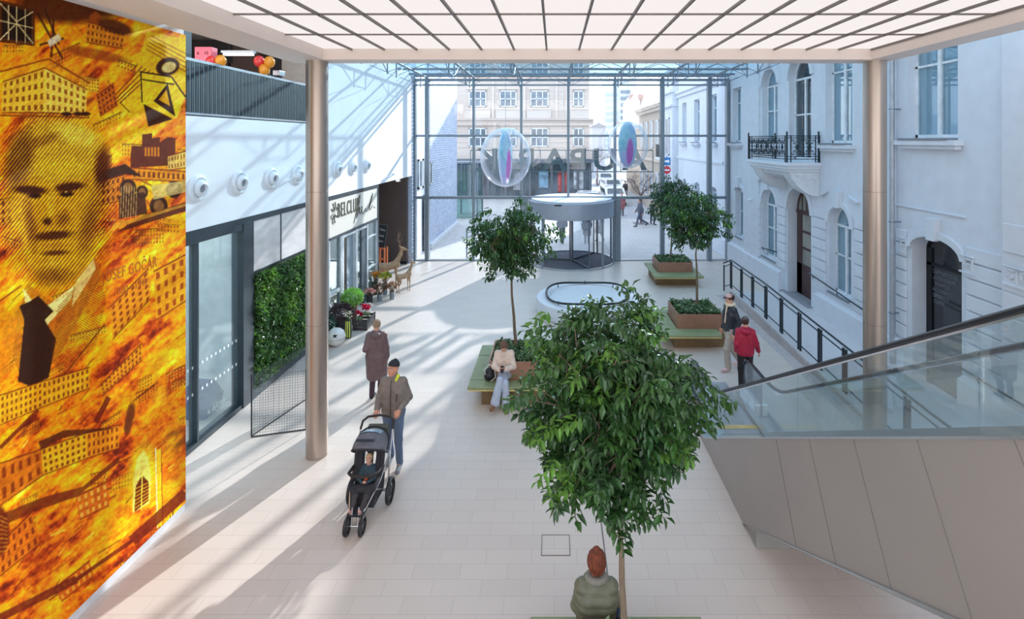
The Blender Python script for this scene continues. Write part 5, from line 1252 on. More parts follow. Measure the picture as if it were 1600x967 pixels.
fab = lambda n_, c, **k: mat(n_, c, k.pop('rough', .8), var=k.pop('var', .06), scale=k.pop('scale', 12), bump=k.pop('bump', .25), bscale=k.pop('bscale', 60), **k)
jeans = fab('blue_jeans', (94,112,140)); blackc = fab('black_cloth', (34,34,38)); leather_b = mat('brown_leather', (128,84,50), .5)

# man with the stroller (faces the camera, looks to his right)
SX, SY = -2.78, 7.95
mj = pose(EL=(.24,.04,1.14), ER=(-.24,.04,1.14), WL=(.17,-.22,1.07), WR=(-.19,-.22,1.07), handL=(-.1,-1,-.15), handR=(.1,-1,-.15), palmL=(0,0,-1), palmR=(0,0,-1), KL=(.11,-.10,.51), AL=(.11,-.02,.10), TL=(.12,-.19,.04), KR=(-.09,.02,.50), AR=(-.09,.16,.11), TR=(-.09,-.0,.04), look=(-.42,-.9,.06), curl=.9)
root, J, s = person('man in grey-brown jacket and black knitted cap pushing a stroller', (-2.70,8.60,0), 0, 1.80, mj,
    [dict(name='jacket', m=fab('taupe_jacket', (122,112,106), rough=.6), e=.032, hem=.84, collar=True)], dict(m=jeans), mat('grey_shoe', (120,126,134), .6),
    dict(beanie=fab('black_knit', (40,42,48), bscale=140)), skind)
z = MB(); z.tube([(0,-.150,.90*s),(0,-.168,1.2*s),(0,-.140,1.40*s),(0,-.095,1.47*s)], .006, 5); build('zip', z, black, root, local=True)
z = MB(); z.tube([(.09,-.155,1.15*s),(.10,-.150,1.27*s)], .006, 5); build('pocket_zip', z, black, root, local=True)
S = SDF(); S.cap((.03,.05,1.49*s), (.075,-.01,1.50*s), .035, .03, .02).cap((.075,-.01,1.50*s), (.06,-.06,1.45*s), .03, .02, .02); sbuild('yellow_hood_lining', S, .01, mat('lime_yellow', (214,224,60), .7), root)

# stroller
st = thing('stroller', 'grey and black three-point stroller with front twin wheels, pushed by a man', 'stroller', (-2.78,7.55,0), 0)
sgrey = fab('stroller_fabric_grey', (104,104,112)); sblk = fab('stroller_fabric_black', (44,44,50)); ch_ = mat('chrome_frame', (196,200,206), .22, .9); rubb = mat('foam_grip', (50,44,44), .8)
def wheel(x, y, r, w_, nme='rear_wheel'):
    m = MB(); m.lathe([(r-.03,-w_/2),(r-.008,-w_/2),(r,-w_/4),(r,w_/4),(r-.008,w_/2),(r-.03,w_/2),(r-.03,-w_/2)], (x,y,r), 28, axis='x'); o = build(nme, m, rubber, st, smooth=True, local=True)
    m = MB(); m.lathe([(0,-w_*.3),(.028,-w_*.35),(.028,w_*.35),(0,w_*.3)], (x,y,r), 16, axis='x')
    for k in range(5):
        a = 2*PI*k/5; m.bar((x,y+.02*math.cos(a),r+.02*math.sin(a)), (x,y+(r-.03)*math.cos(a),r+(r-.03)*math.sin(a)), .014, .02, up=(1,0,0))
    build('hub', m, mat('wheel_hub_grey', (86,88,94), .4, .4), o, local=True)
wheel(.29,.22,.185,.045); wheel(-.29,.22,.185,.045); wheel(.105,-.42,.125,.04,'front_wheel'); wheel(-.105,-.42,.125,.04,'front_wheel')
m = MB()
for q in (-1,1):
    m.tube([(q*.26,.22,.185),(q*.25,.30,.55),(q*.25,.46,.98),(q*.245,.56,1.05)], .013, 8); m.tube([(q*.25,.38,.75),(q*.22,.0,.50),(q*.12,-.30,.30),(q*.045,-.38,.22)], .012, 8); m.tube([(q*.26,.22,.22),(q*.20,-.1,.42)], .010, 6)
    m.tube([(q*.045,-.38,.36),(q*.045,-.40,.22),(q*.045,-.42,.125)], .011, 6)
m.tube([(-.29,.22,.185),(.29,.22,.185)], .012, 8); m.tube([(-.12,-.42,.125),(.12,-.42,.125)], .012, 8); build('frame', m, ch_, st, smooth=True, local=True)
m = MB(); m.tube([(-.25,.46,.98),(-.245,.55,1.06),(-.18,.60,1.10),(0,.62,1.115),(.18,.60,1.10),(.245,.55,1.06),(.25,.46,.98)], .018, 10); build('handlebar', m, rubb, st, smooth=True, local=True)
# seat tub
S = SDF(); S.cap((-.13,.10,.47), (.13,.10,.47), .08, .08, .05).cap((-.13,-.12,.44), (.13,-.12,.44), .06, .06, .05).cap((-.13,.22,.85), (.13,.22,.85), .05, .05, .05).cap((-.13,.13,.5), (-.13,.24,.85), .05, .04, .05).cap((.13,.13,.5), (.13,.24,.85), .05, .04, .05).cap((0,.13,.5), (0,.24,.85), .05, .04, .05)
for q in (-1,1): S.cap((q*.19,.10,.50), (q*.20,.20,.86), .035, .03, .03).cap((q*.19,.10,.52), (q*.18,-.16,.48), .035, .03, .03)
S.cap((-.1,-.16,.42), (-.09,-.26,.27), .05, .03, .03).cap((.1,-.16,.42), (.09,-.26,.27), .05, .03, .03).cap((-.09,-.27,.26), (.09,-.27,.26), .03, .03, .02); sbuild('seat', S, .012, sblk, st)
m = MB(); n = 14; vs = []
for i in range(7):     # canopy hoops swept from back to front
    a = math.radians(100-78*i/6); cy_, cz = .24, .80
    for k in range(n+1):
        t = PI*k/n; x = .235*math.cos(t); rr_ = .30*(math.sin(t)**.55 if math.sin(t) > 0 else 0); vs.append((x, cy_-rr_*math.cos(a)*1.15*1.0 if i else cy_+.02, cz+rr_*math.sin(a)*.92+ (0 if i else 0)))
vs = []
for i in range(8):
    a = math.radians(128-88*i/7)
    for k in range(n+1):
        t = PI*k/n; x = .245*math.cos(t); q = max(0, math.sin(t))**.5; vs.append((x, .20-q*.34*math.cos(a), .78+q*.30*math.sin(a)))
m.add(vs, [(i*(n+1)+k, i*(n+1)+k+1, (i+1)*(n+1)+k+1, (i+1)*(n+1)+k) for i in range(7) for k in range(n)])
cn = build('canopy', m, sgrey, st, smooth=True, local=True); sl = cn.modifiers.new('thick', 'SOLIDIFY'); sl.thickness = .012
wv = [v for v in vs]; w2 = MB(); idx_ = [(i, k) for i in (1,2,3) for k in (4,5,6,7,8,9,10)]
w2.add([Vector(vs[i*(n+1)+k])+V(0,-.002,.012) for i, k in idx_], [(a*7+b, a*7+b+1, (a+1)*7+b+1, (a+1)*7+b) for a in range(2) for b in range(6)]); build('canopy_window', w2, mat('clear_vinyl', (150,176,196), .15, coat=.5), cn, local=True)
m = MB(); m.tube([Vector(vs[7*(n+1)+k]) for k in range(n+1)], .012, 6); m.tube([Vector(vs[k])+V(0,.01,.03) for k in range(n+1)], .012, 6); build('canopy_hoop', m, sblk, cn, local=True)
build('canopy_flap', MB().bar((-.13,-.005,1.075),(.13,-.005,1.075),.05,.012), sblk, cn, local=True)
m = MB(); m.tube([(-.22,.12,.62),(-.21,-.10,.655),(-.14,-.17,.66),(0,-.19,.66),(.14,-.17,.66),(.21,-.10,.655),(.22,.12,.62)], .022, 10); build('bumper_bar', m, rubb, st, smooth=True, local=True)
build('footrest', MB().box(-.12,.12,-.42,-.28,.245,.262), sblk, st, local=True, bevel=.005)
build('basket', MB().prism([(-.20,.22),(.22,.20),(.30,.42),(-.10,.40)], 'x', -.19, .19), sblk, st, local=True, bevel=.01)
build('cup_bag', MB().box(-.16,.16,.50,.60,.86,1.0), fab('organiser', (96,100,92)), st, local=True, bevel=.02)
# child in the stroller
cj = pose(P=(0,.08,.97), C=(0,.16,1.22), N=(0,.22,1.42), Hd=(0,.20,1.62), SL=(.14,.20,1.38), SR=(-.14,.20,1.38), EL=(.24,.02,1.20), ER=(-.24,.02,1.20), WL=(.07,-.14,1.16), WR=(-.07,-.14,1.16), HL=(.09,.04,.95), HR=(-.09,.04,.95), KL=(.16,-.42,1.00), KR=(-.14,-.42,1.00), AL=(.10,-.72,.76), AR=(-.13,-.72,.76), TL=(.11,-.82,.88), TR=(-.14,-.82,.88), look=(.05,-1,.22), flat=False, curl=.8)
cj['handL'] = (-1,-.2,0); cj['handR'] = (1,-.2,0); cj['palmL'] = (0,1,0); cj['palmR'] = (0,1,0)
sc_ = .54
root, J, s = person('small child in dark clothes sitting in the stroller under the canopy', (-2.78,7.58,-.15), 0, 1.75*sc_, cj,
    [dict(name='jacket', m=fab('teal_black_jacket', (52,74,88)), e=.03, hem=.86, cuff=.0)], dict(m=fab('charcoal_leggings', (62,60,64)), w=1.15), mat('pink_shoe', (196,150,142), .6), dict(hair=fab('blond_hair', (206,176,130), bscale=90)), res=.009)
build('bib', MB().ell((0,.085-.10,.66), (.03,.02,.05), 10, 8), mat('orange_bib', (214,96,62), .7), root, local=True)

# woman in long brown coat, seen from behind
wj = pose(EL=(.21,.10,1.14), ER=(-.21,.02,1.13), WL=(.15,-.14,1.06), WR=(-.21,-.06,.90), KL=(.08,.0,.5), KR=(-.08,-.06,.5), AR=(-.08,.02,.09), look=(0,-1,-.25), TL=(.08,-.15,.03), TR=(-.08,-.15,.03), front=(0,-1,0))
person('woman in long brown hooded coat walking away, seen from behind', (-3.78,10.9,0), PI+.1, 1.68, wj,
    [dict(name='long_coat', m=fab('brown_coat', (104,82,84), rough=.55), e=.042, hem=.42, skirt=.95, hood=True, tw=.98)], dict(m=fab('plum_trousers', (70,50,62))), blackc,
    dict(hair=fab('ash_blond_hair', (150,128,106), bscale=90), long=False, bun=True))

# seated woman with phone on the middle bench (faces the camera)
def seated(**k):
    J = pose(P=(0,.0,.56), C=(0,-.02,.86), N=(0,-.08,1.07), Hd=(0,-.14,1.20), SL=(.145,-.05,1.01), SR=(-.145,-.05,1.01), EL=(.21,-.14,.76), ER=(-.21,-.14,.76), WL=(.06,-.36,.80), WR=(-.08,-.34,.78),
        HL=(.09,-.02,.54), HR=(-.09,-.02,.54), KL=(.10,-.46,.55), KR=(-.08,-.46,.58), AL=(.12,-.50,.10), AR=(-.18,-.50,.12), TL=(.15,-.66,.04), TR=(-.24,-.64,.06), look=(.0,-.62,-.8), curl=1.1); J.update(k); return J
sj = seated(handL=(-1,-.5,.2), handR=(1,-.5,.2), palmL=(0,.6,.8), palmR=(0,.6,.8), KL=(-.04,-.46,.64), AL=(-.10,-.62,.22), TL=(-.14,-.76,.14), KR=(.06,-.45,.55), AR=(.08,-.50,.09), TR=(.10,-.65,.03))
sj.update(HL=(.09,-.02,.54), HR=(-.09,-.02,.54)); sj['AL'], sj['TL'], sj['KL'] = (-.14,-.60,.20), (-.20,-.74,.13), (-.05,-.48,.63)
root, J, s = person('woman in cream jumper and wide light jeans sitting with a phone, head bowed', (-1.06,10.92,-.005), 0, 1.70, sj,
    [dict(name='jumper', m=fab('cream_knit', (226,206,192), bump=.4), e=.035, hem=.50, tw=.95)], dict(m=fab('light_denim', (176,186,204)), w=1.02, fl=.095), leather_b, dict(hair=fab('brown_hair', (104,80,66), bscale=90), bun=False), res=.010)
t = thing('mobile_phone', 'dark phone held by the seated woman in cream', 'phone', (-1.07,10.50,.80)); build('case', MB().box(-.035,.035,-.005,.005,-.07,.07).xf(Matrix.Rotation(-.7, 4, 'X')), black, t, local=True); build('screen', MB().box(-.031,.031,.005,.007,-.062,.062).xf(Matrix.Rotation(-.7, 4, 'X')), emitmat('phone_glow', (.7,.8,.95), .6), t, local=True)
t = thing('shoulder_bag', 'black shoulder bag with pale strap resting on the bench by the seated woman', 'bag', (-1.36,10.78,.452)); S = SDF(); S.cap((0,0,.12), (0,0,.17), .11, .09, .05).cap((-.05,0,.06), (.05,0,.06), .06, .06, .05).cut((0,0,-1), 0); sbuild('bag_body', S, .012, mat('bag_black', (30,30,36), .5), t)
build('strap', MB().tube([(-.08,-.08,.15),(-.10,-.10,.26),(0,-.02,.34),(.10,.0,.25),(.13,-.05,.08),(.04,-.13,.03)], .010, 6), mat('strap_pale', (216,212,206), .6), t, smooth=True, local=True)

# red-haired woman on the nearest bench (back to camera)
rj = seated(look=(0,-1,-.1), Hd=(0,-.01,1.27), N=(0,.0,1.08), C=(0,.01,.86), SL=(.15,.0,1.02), SR=(-.15,.0,1.02), EL=(.20,-.06,.76), ER=(-.20,-.06,.76), front=(0,-1,0))
root, J, s = person('woman with piled-up red hair and olive quilted jacket sitting, back to camera', (.43,5.22,-.01), PI, 1.66, rj,
    [dict(name='quilted_jacket', m=fab('olive_jacket', (104,104,84), rough=.5), e=.04, hem=.44, hood=False, noise=0, puff=(.009,.085)), dict(name='scarf_collar', m=fab('grey_collar', (126,124,116)), e=-.02, hem=.0)][:1], dict(m=jeans), leather_b,
    dict(hair=mat('red_hair', (116,54,30), .6, var=.28, scale=26, bump=.9, bscale=50, stretch=(2,2,.6)), big=True), res=.009)
S = SDF()
for k in range(18):
    a = 2*PI*k/18; b = 2*PI*(k+1)/18; S.cap((.085*math.cos(a),.085*math.sin(a)+.0,1.06-.02*math.sin(a)*-1), (.085*math.cos(b),.085*math.sin(b),1.06+.02*math.sin(b)), .032, .032, .015)
sbuild('scarf', S, .009, fab('grey_scarf', (132,128,118)), root)
q_ = MB()
for z in (.56,.66,.76,.86,.94):
    pts = [(.205*math.cos(a), .135*math.sin(a)+.01, z-.012*math.cos(3*a)) for a in [PI*.08+k*PI*.84/16 for k in range(17)]]; q_.tube(pts, .0035, 4)
t = thing('backpack', 'dark blue bag on the nearest bench, right of the red-haired woman', 'bag', (.66,5.18,.452)); S = SDF(); S.cap((0,0,.10), (0,0,.24), .07, .06, .05).cap((0,-.02,.06),(0,.02,.06), .07,.07,.04).cut((0,0,-1), 0); sbuild('bag_body', S, .012, mat('bag_navy', (48,60,88), .45), t)
build('strap', MB().tube([(-.05,-.06,.26),(-.09,-.09,.18),(-.08,-.08,.06)], .012, 6), mat('bag_black', (0,0,0)), t, local=True, smooth=True)

# two men by the planter
aj = pose(EL=(.23,.10,1.16), ER=(-.22,.06,1.15), WL=(.23,-.02,.90), WR=(-.21,-.06,.90), HL=(.09,0,.93), KL=(.10,-.14,.52), AL=(.10,-.10,.09), TL=(.11,-.26,.04), KR=(-.09,.06,.50), AR=(-.09,.30,.16), TR=(-.10,.17,.06), look=(0,-1,-.05))
lj = mat('black_leather', (38,44,54), .35, var=.1, bump=.3, bscale=40)
root, J, s = person('man in pink cap, dark jacket with cream fleece collar and beige trousers', (4.22,12.3,0), math.radians(-78), 1.82, aj,
    [dict(name='jacket', m=lj, e=.032, hem=.84)], dict(m=fab('beige_trousers', (176,166,156)), w=1.12, fl=.066), mat('pink_trainers', (222,190,190), .6), dict(hair=fab('dark_hair', (62,42,40)), cap=fab('pink_cap', (206,170,164)), brim=mat('brim_dark', (90,60,70), .7)))
S = SDF()
for k in range(16):
    a = 2*PI*k/16; b = 2*PI*(k+1)/16; S.cap((.085*math.cos(a)*s,(.085*math.sin(a)+.01)*s,1.50*s), (.085*math.cos(b)*s,(.085*math.sin(b)+.01)*s,1.50*s), .036, .036, .015)
S.cap((0,.08,1.48*s),(0,.10,1.42*s),.05,.03,.04); S.cap((.03,-.10,1.45*s),(.03,-.15,1.1*s),.022,.018,.02); sbuild('fleece_collar', S, .011, fab('cream_fleece', (226,210,184), bump=.6), root)
bj = pose(EL=(.21,.06,1.13), ER=(-.24,.02,1.15), WL=(.19,-.08,.92), WR=(-.31,-.08,.93), KL=(.10,-.04,.50), AR=(-.10,.10,.10), TR=(-.10,-.04,.04), look=(-.35,-1,-.05), front=(0,-1,0))
person('person in crimson hooded jacket and black trousers stepping off the escalator', (4.18,11.2,0), PI-.15, 1.64, bj,
    [dict(name='hooded_jacket', m=fab('crimson_jacket', (166,20,58), rough=.6), e=.036, hem=.84, hood=True, tw=1.05)], dict(m=blackc), blackc, dict(beanie=fab('grey_knit', (104,98,100), bscale=140), hair=fab('dark_hair', (0,0,0))))

# pedestrians outside
def ped(label, loc, rz_, h, col, lcol, head, stride=.22, long=False, res=.016, nm='x'):
    J = pose(KL=(.09,-.16,.52), AL=(.09,-.5*stride-.08,.10), TL=(.09,-.5*stride-.25,.05), KR=(-.09,.04,.50), AR=(-.09,1.5*stride,.20), TR=(-.09,1.5*stride-.10,.08), EL=(.24,.10,1.15), WL=(.23,.12,.90), ER=(-.24,-.04,1.15), WR=(-.22,-.20,.94))
    person(label, loc, rz_, h, J, [dict(name='coat', m=fab('coat_'+nm, col), e=.035, hem=.5 if long else .82, skirt=.8 if long else 0)], dict(m=fab('legs_'+nm, lcol)), blackc, dict(hair=fab('hair_'+nm, head)), res=res)
ped('pedestrian in grey jacket striding left on the street', (5.45,32.6,-.02), math.radians(-80), 1.78, (86,90,104), (76,84,104), (60,50,46), .35, nm='grey')
ped('pedestrian in long wine-red coat on the street', (4.95,37.5,-.02), math.radians(-10), 1.7, (140,62,74), (60,54,62), (70,50,44), .15, True, nm='wine')
ped('pedestrian in dark coat beside the red-coated walker', (4.4,37.4,-.02), math.radians(20), 1.72, (60,66,84), (50,54,66), (54,46,44), .15, True, nm='navy')
ped('distant pedestrian in dark coat walking up the road', (6.6,47.5,-.02), math.radians(10), 1.75, (62,60,70), (62,60,70), (50,44,40), .2, nm='dark')
ped('person in striped grey jacket seen through the revolving door, left', (.42,27.2,-.02), math.radians(170), 1.72, (150,154,166), (78,80,94), (100,84,70), .25, nm='stripe')
ped('person in pale patterned coat seen through the revolving door, right', (2.45,27.6,-.02), math.radians(200), 1.72, (160,160,170), (120,124,138), (110,94,80), .2, True, nm='pale')
ped('person in black coat in the middle of the revolving door view', (1.72,27.0,-.02), math.radians(175), 1.68, (54,56,66), (48,50,58), (44,40,40), .1, True, nm='black')
ped('pedestrian in dark clothes standing by the bare tree', (6.35,33.2,-.02), math.radians(60), 1.6, (58,64,80), (56,60,74), (50,46,46), .05, nm='slate')
# ================================================================== flower shop display
def foliage_ball(c, r, n, L, seed, flat=1.0, dome=False):
    q = random.Random(seed); m = MB()
    for i in range(n):
        d = rv(q)
        if dome: d.z = abs(d.z)
        p = Vector(c)+V(d.x*r, d.y*r, d.z*r*flat)*(.55+.45*q.random()); leaf(m, p, d+rv(q)*.7, rv(q)+V(0,0,.7), L*q.uniform(.7,1.2), L*.5)
    return m
def pot(x, y, r, h, m_, name, label, cat, group=None, flare=1.15):
    t = thing(name, label, cat, (x,y,0), 0, group)
    build('pot', MB().lathe([(0,0),(r/flare,0),(r,h),(r-.012,h),(r-.02,h-.03),(0,h-.03)], (x,y,0), 24), m_, t, smooth=True); return t
potdark = mat('dark_pot', (58,54,56), .6); potwhite = mat('white_pot', (226,224,220), .4); potbrown = mat('brown_pot', (120,92,80), .7)
t = thing('round_vase', 'round white lidded vase with a dark star, beside the left column', 'vase', (-5.86,13.75,0))
m = MB(); m.lathe([(0,0),(.12,.0),(.20,.09),(.235,.20),(.235,.215)], (-5.86,13.75,0), 36); build('bowl', m, potwhite, t, smooth=True)
m = MB(); m.lathe([(.242,.215),(.235,.25),(.20,.36),(.12,.43),(0,.455)], (-5.86,13.75,0), 36); build('lid', m, potwhite, t, smooth=True)
build('rim', MB().lathe([(.236,.205),(.246,.21),(.236,.218)], (-5.86,13.75,0), 36), black, t)
sp = []; 
for k in range(10): a = PI/2+k*PI/5; R0 = .075 if k % 2 == 0 else .03; sp.append((R0*math.cos(a), R0*math.sin(a)))
m = MB().prism(sp, 'z', 0, .008); m.xf(Matrix.Translation((-5.86+.06,13.75-.205,.32)) @ Matrix.Rotation(.3, 4, 'Z') @ Matrix.Rotation(math.radians(55), 4, 'X')); build('star', m, black, t)
for (x, y, r, h, c, rr_, n, L, lab, mt, pm, sd_) in ((-6.05,14.55,.16,.42,.62,.30,900,.075,'dark purple-brown leafy shrub in a pot by the shop window', fab('leaf_dark_purple', (72,54,58), var=.3, scale=20), potdark, 1),
    (-6.05,15.35,.15,.62,.80,.30,900,.085,'bright green bushy plant in a brown pot by the shop door', mat('leaf_bright', (136,190,90), .5, var=.15, trans=.25), potbrown, 2),
    (-6.28,14.2,.12,.30,.45,.20,350,.09,'teal-green plant low in front of the shop glass', mat('leaf_teal', (70,104,96), .5, var=.2, trans=.1), potdark, 3)):
    t = pot(x, y, r, h, pm, 'potted_plant', lab, 'plant'); build('foliage', foliage_ball((x,y,c), rr_, n, L, sd_, .8), mt, t)
# tall striped scarf-wrapped vase
t = thing('tall_vase', 'tall vase with yellow-green vertical stripes between shrub and crate', 'vase', (-5.72,14.25,0)); m = MB(); m.lathe([(0,0),(.07,0),(.09,.2),(.075,.48),(.05,.58),(.06,.62)], (-5.72,14.25,0), 20); build('body', m, mat('vase_dark_green', (62,72,50), .5), t, smooth=True)
for a in (-2.2,-1.6,-1.0): build('stripe', MB().tube([(-5.72+.093*math.cos(a),14.25+.093*math.sin(a),z) for z in (.05,.2)]+[(-5.72+.08*math.cos(a),14.25+.08*math.sin(a),.48)], .016, 5), mat('stripe_lime', (216,222,96), .6), t)
build('cloth_top', MB().merge(foliage_ball((-5.72,14.25,.64), .08, 40, .07, 8)), mat('cream_cloth', (220,212,190), .8), t)
t = thing('flower_crate', 'dark slatted wooden crate of red and pink flowers on the floor', 'crate', (-5.62,15.1,0)); cw = mat('dark_crate_wood', (70,68,68), .8, var=.15)
for (a, b) in (((-5.80,14.8),(-5.42,14.8)), ((-5.42,14.8),(-5.42,15.45)), ((-5.80,14.8),(-5.80,15.45)), ((-5.80,15.45),(-5.42,15.45))):
    for k in range(3): build('slat', MB().bar((*a,.05+k*.10), (*b,.05+k*.10), .018, .075), cw, t)
for x in (-5.80,-5.42):
    for y in (14.8,15.45): build('corner_post', MB().box(x-.02,x+.02,y-.02,y+.02,0,.32), cw, t)
build('bottom', MB().box(-5.8,-5.42,14.8,15.45,0,.02), cw, t)
q = random.Random(4); m = MB(); g_ = MB()
for i in range(9):
    x, y = q.uniform(-5.74,-5.48), q.uniform(14.88,15.4); z = .36+q.uniform(0,.14)+(y-14.8)*.15
    for k in range(14): leaf(m, V(x,y,z), rv(q)+V(0,0,.8), rv(q), .09, .06)
    for k in range(8): leaf(g_, V(x,y,.24), V(q.gauss(0,.4),q.gauss(0,.4),1), rv(q), .14, .03)
fp = thing('potted_flowers', 'cluster of crimson and pink flowers in the dark crate', 'flowers', (-5.62,15.1,.02)); build('blossoms', m, mat('crimson_petals', (206,40,82), .6, var=.2, trans=.2), fp); build('leaves', g_, mat('leaf_grey_green', (0,0,0)), fp)
def bouquet(x, y, z0, r, h, R_, c, lab, pm, cols, seed, name='dried_bouquet'):
    t = pot(x, y, r, h, pm, name, lab, 'bouquet', None, 1.1); q = random.Random(seed); ms = [MB() for _ in cols]; s_ = MB()
    for i in range(34):
        d = rv(q); d.z = abs(d.z)*.8+.3; p = V(x,y,c)+V(d.x*R_,d.y*R_,d.z*R_*.8)*q.uniform(.5,1); s_.tube([(x+q.gauss(0,.02),y+q.gauss(0,.02),h*.8), p], .004, 4); m = ms[i % len(cols)]
        for k in range(11): leaf(m, p, d+rv(q)*.9, rv(q), .075, .04)
    build('stems', s_, mat('stem_brown', (110,92,66), .8), t)
    for m, cc in zip(ms, cols): build('blossoms', m, mat('petals_%d_%d_%d' % cc, cc, .7, var=.15, trans=.15), t)
glassv = mat('grey_glass_vase', (130,140,146), .15, .2)
bouquet(-6.2,17.2,0,.10,.30,.16,.36,'pink flowers in a black bucket by the flower shop', mat('black_bucket', (36,36,40), .5), [(214,160,150),(236,190,180)], 11, 'bucket_bouquet')
bouquet(-5.98,17.55,0,.09,.24,.24,.36,'brown dried bouquet in a grey vase, left of the beige one', glassv, [(110,82,70),(150,120,100)], 12)
bouquet(-5.62,17.75,0,.09,.26,.22,.38,'beige dried bouquet in a grey vase near the small wicker deer', glassv, [(196,164,134),(160,120,96)], 13)
bouquet(-6.38,18.25,0,.09,.45,.18,.62,'orange-yellow bouquet in a tall dark vase before the large wicker deer', mat('dark_vase', (60,64,50), .4), [(222,164,50),(206,140,60)], 14)
bouquet(-6.03,18.25,0,.09,.40,.22,.58,'yellow-green bouquet in a glass vase before the large wicker deer', glassv, [(206,206,80),(150,170,70)], 15)
bouquet(-5.95,16.4,0,.07,.12,.10,.16,'small white flowers in a low pot by the shop door', potwhite, [(236,226,222),(220,200,196)], 16, 'small_bouquet')
# wicker deer
wick = mat('wicker', (182,150,120), .85, var=.22, scale=26, bump=.8, bscale=60, stretch=(1,1,3))
def deer(loc, rz_, s, lab, pale=False):
    t = thing('wicker_deer', lab, 'deer figure', loc, rz_, 'wicker deer'); S = SDF()
    S.cap((-.34,0,.80), (.0,0,.78), .145, .125, .05).cap((.0,0,.78), (.26,0,.84), .125, .145, .05)
    S.cap((.28,0,.92), (.42,0,1.18), .10, .065, .05).cap((.42,0,1.18), (.46,0,1.36), .062, .05, .04)
    S.cap((.44,0,1.40), (.54,0,1.37), .062, .05, .03).cap((.54,0,1.37), (.66,0,1.32), .048, .030, .02)
    for q in (-1,1):
        S.cap((.42,q*.05,1.44), (.36,q*.13,1.50), .024, .010, .015)
        S.cap((.26,q*.08,.74), (.27,q*.085,.42), .055, .026, .03).cap((.27,q*.085,.42), (.26,q*.085,.05), .024, .018, .01).cap((.26,q*.085,.03), (.29,q*.085,.02), .024, .02, .01)
        S.cap((-.34,q*.08,.76), (-.26,q*.09,.52), .085, .045, .04).cap((-.26,q*.09,.52), (-.39,q*.09,.34), .040, .024, .015).cap((-.39,q*.09,.34), (-.36,q*.09,.05), .022, .018, .01).cap((-.36,q*.09,.03), (-.33,q*.09,.02), .024, .02, .01)
    S.cap((-.46,0,.86), (-.54,0,.80), .03, .015, .02)
    for i, p in enumerate(S.p): S.p[i] = ('c', p[1]*s, p[2]*s, p[3]*s, p[4]*s, p[5]*s, False)
    sbuild('body', S, .012, wick, t, noise=.006, nscale=70)
    m = MB()
    for q in (-1,1):
        P = [V(.42,q*.03,1.45), V(.38,q*.12,1.62), V(.34,q*.20,1.80), V(.38,q*.22,1.98)]; m.tube([p*s for p in P], [.018*s,.014*s,.011*s,.006*s], 6)
        for a, b in ((P[1], V(.50,q*.16,1.72)), (P[2], V(.46,q*.28,1.88)), (P[1], V(.30,q*.18,1.70))): m.tube([a*s, b*s], [.011*s,.005*s], 5)
    build('antlers', m, mat('twig', (150,124,104), .8), t, smooth=True, local=True)
deer((-6.15,18.95,0), .35, 1.05, 'large pale wicker deer with antlers standing at the shop corner')
deer((-5.45,18.6,0), .9, .72, 'small brown wicker deer standing in front of the large one')
t = thing('chalkboard', 'tilted black chalkboard on an orange wooden stand beyond the shop corner', 'board', (-6.78,20.2,0))
M = Matrix.Translation((-6.80,20.2,1.72)) @ Matrix.Rotation(.16, 4, 'Y')
build('board', MB().box(-.17,.17,-.02,.02,-.45,.45).xf(M), mat('blackboard', (36,40,48), .6), t)
for s_, z in (('Menu',.25), ('kava',.02), ('dort',-.2)):
    tt = text_mb(s_, .14, .001, 1, .7); tt.xf(M @ Matrix(((1,0,0,0),(0,0,-1,-.023),(0,1,0,z),(0,0,0,1)))); build('chalk_writing', tt, mat('chalk', (206,210,214), .9), t)
m = MB()
for x in (-6.94,-6.66):
    for y in (20.08,20.4): build('leg', MB().box(x-.025,x+.025,y-.025,y+.025,0,1.26), mat('orange_wood', (204,110,62), .6), t)
for z in (.35,.8,1.22): m.box(-6.94,-6.66,20.06,20.1,z,z+.06)
build('crossbar', m, mat('orange_wood', (0,0,0)), t)
# things inside the shop door
t = thing('shop_shelf', 'tall gilded shelf of plants seen through the open shop door', 'shelf', (-7.3,16.0,0))
m = MB()
for x in (-7.6,-7.2):
    for y in (15.75,16.3): m.box(x-.015,x+.015,y-.015,y+.015,0,1.9)
build('frame', m, mat('gold_frame', (190,170,110), .4, .6), t)
for z in (.4,.9,1.4,1.88): build('shelf', MB().box(-7.6,-7.2,15.75,16.3,z,z+.02), mat('shelf_glass', (150,160,150), .3), t)
for i in range(6): 
    o = thing('shelf_plant', 'small green plant standing on the shelf inside the flower shop', 'plant', (-7.4,15.9+.25*(i%2),.42+.5*(i//2)), 0, 'plants on the shop shelf')
    build('foliage', foliage_ball((-7.4,15.9+.25*(i%2),.56+.5*(i//2)), .10, 60, .07, 60+i), leafm, o); build('pot', MB().lathe([(0,.42+.5*(i//2)),(.05,.42+.5*(i//2)),(.06,.5+.5*(i//2))], (-7.4,15.9+.25*(i%2),0), 12), potwhite, o)

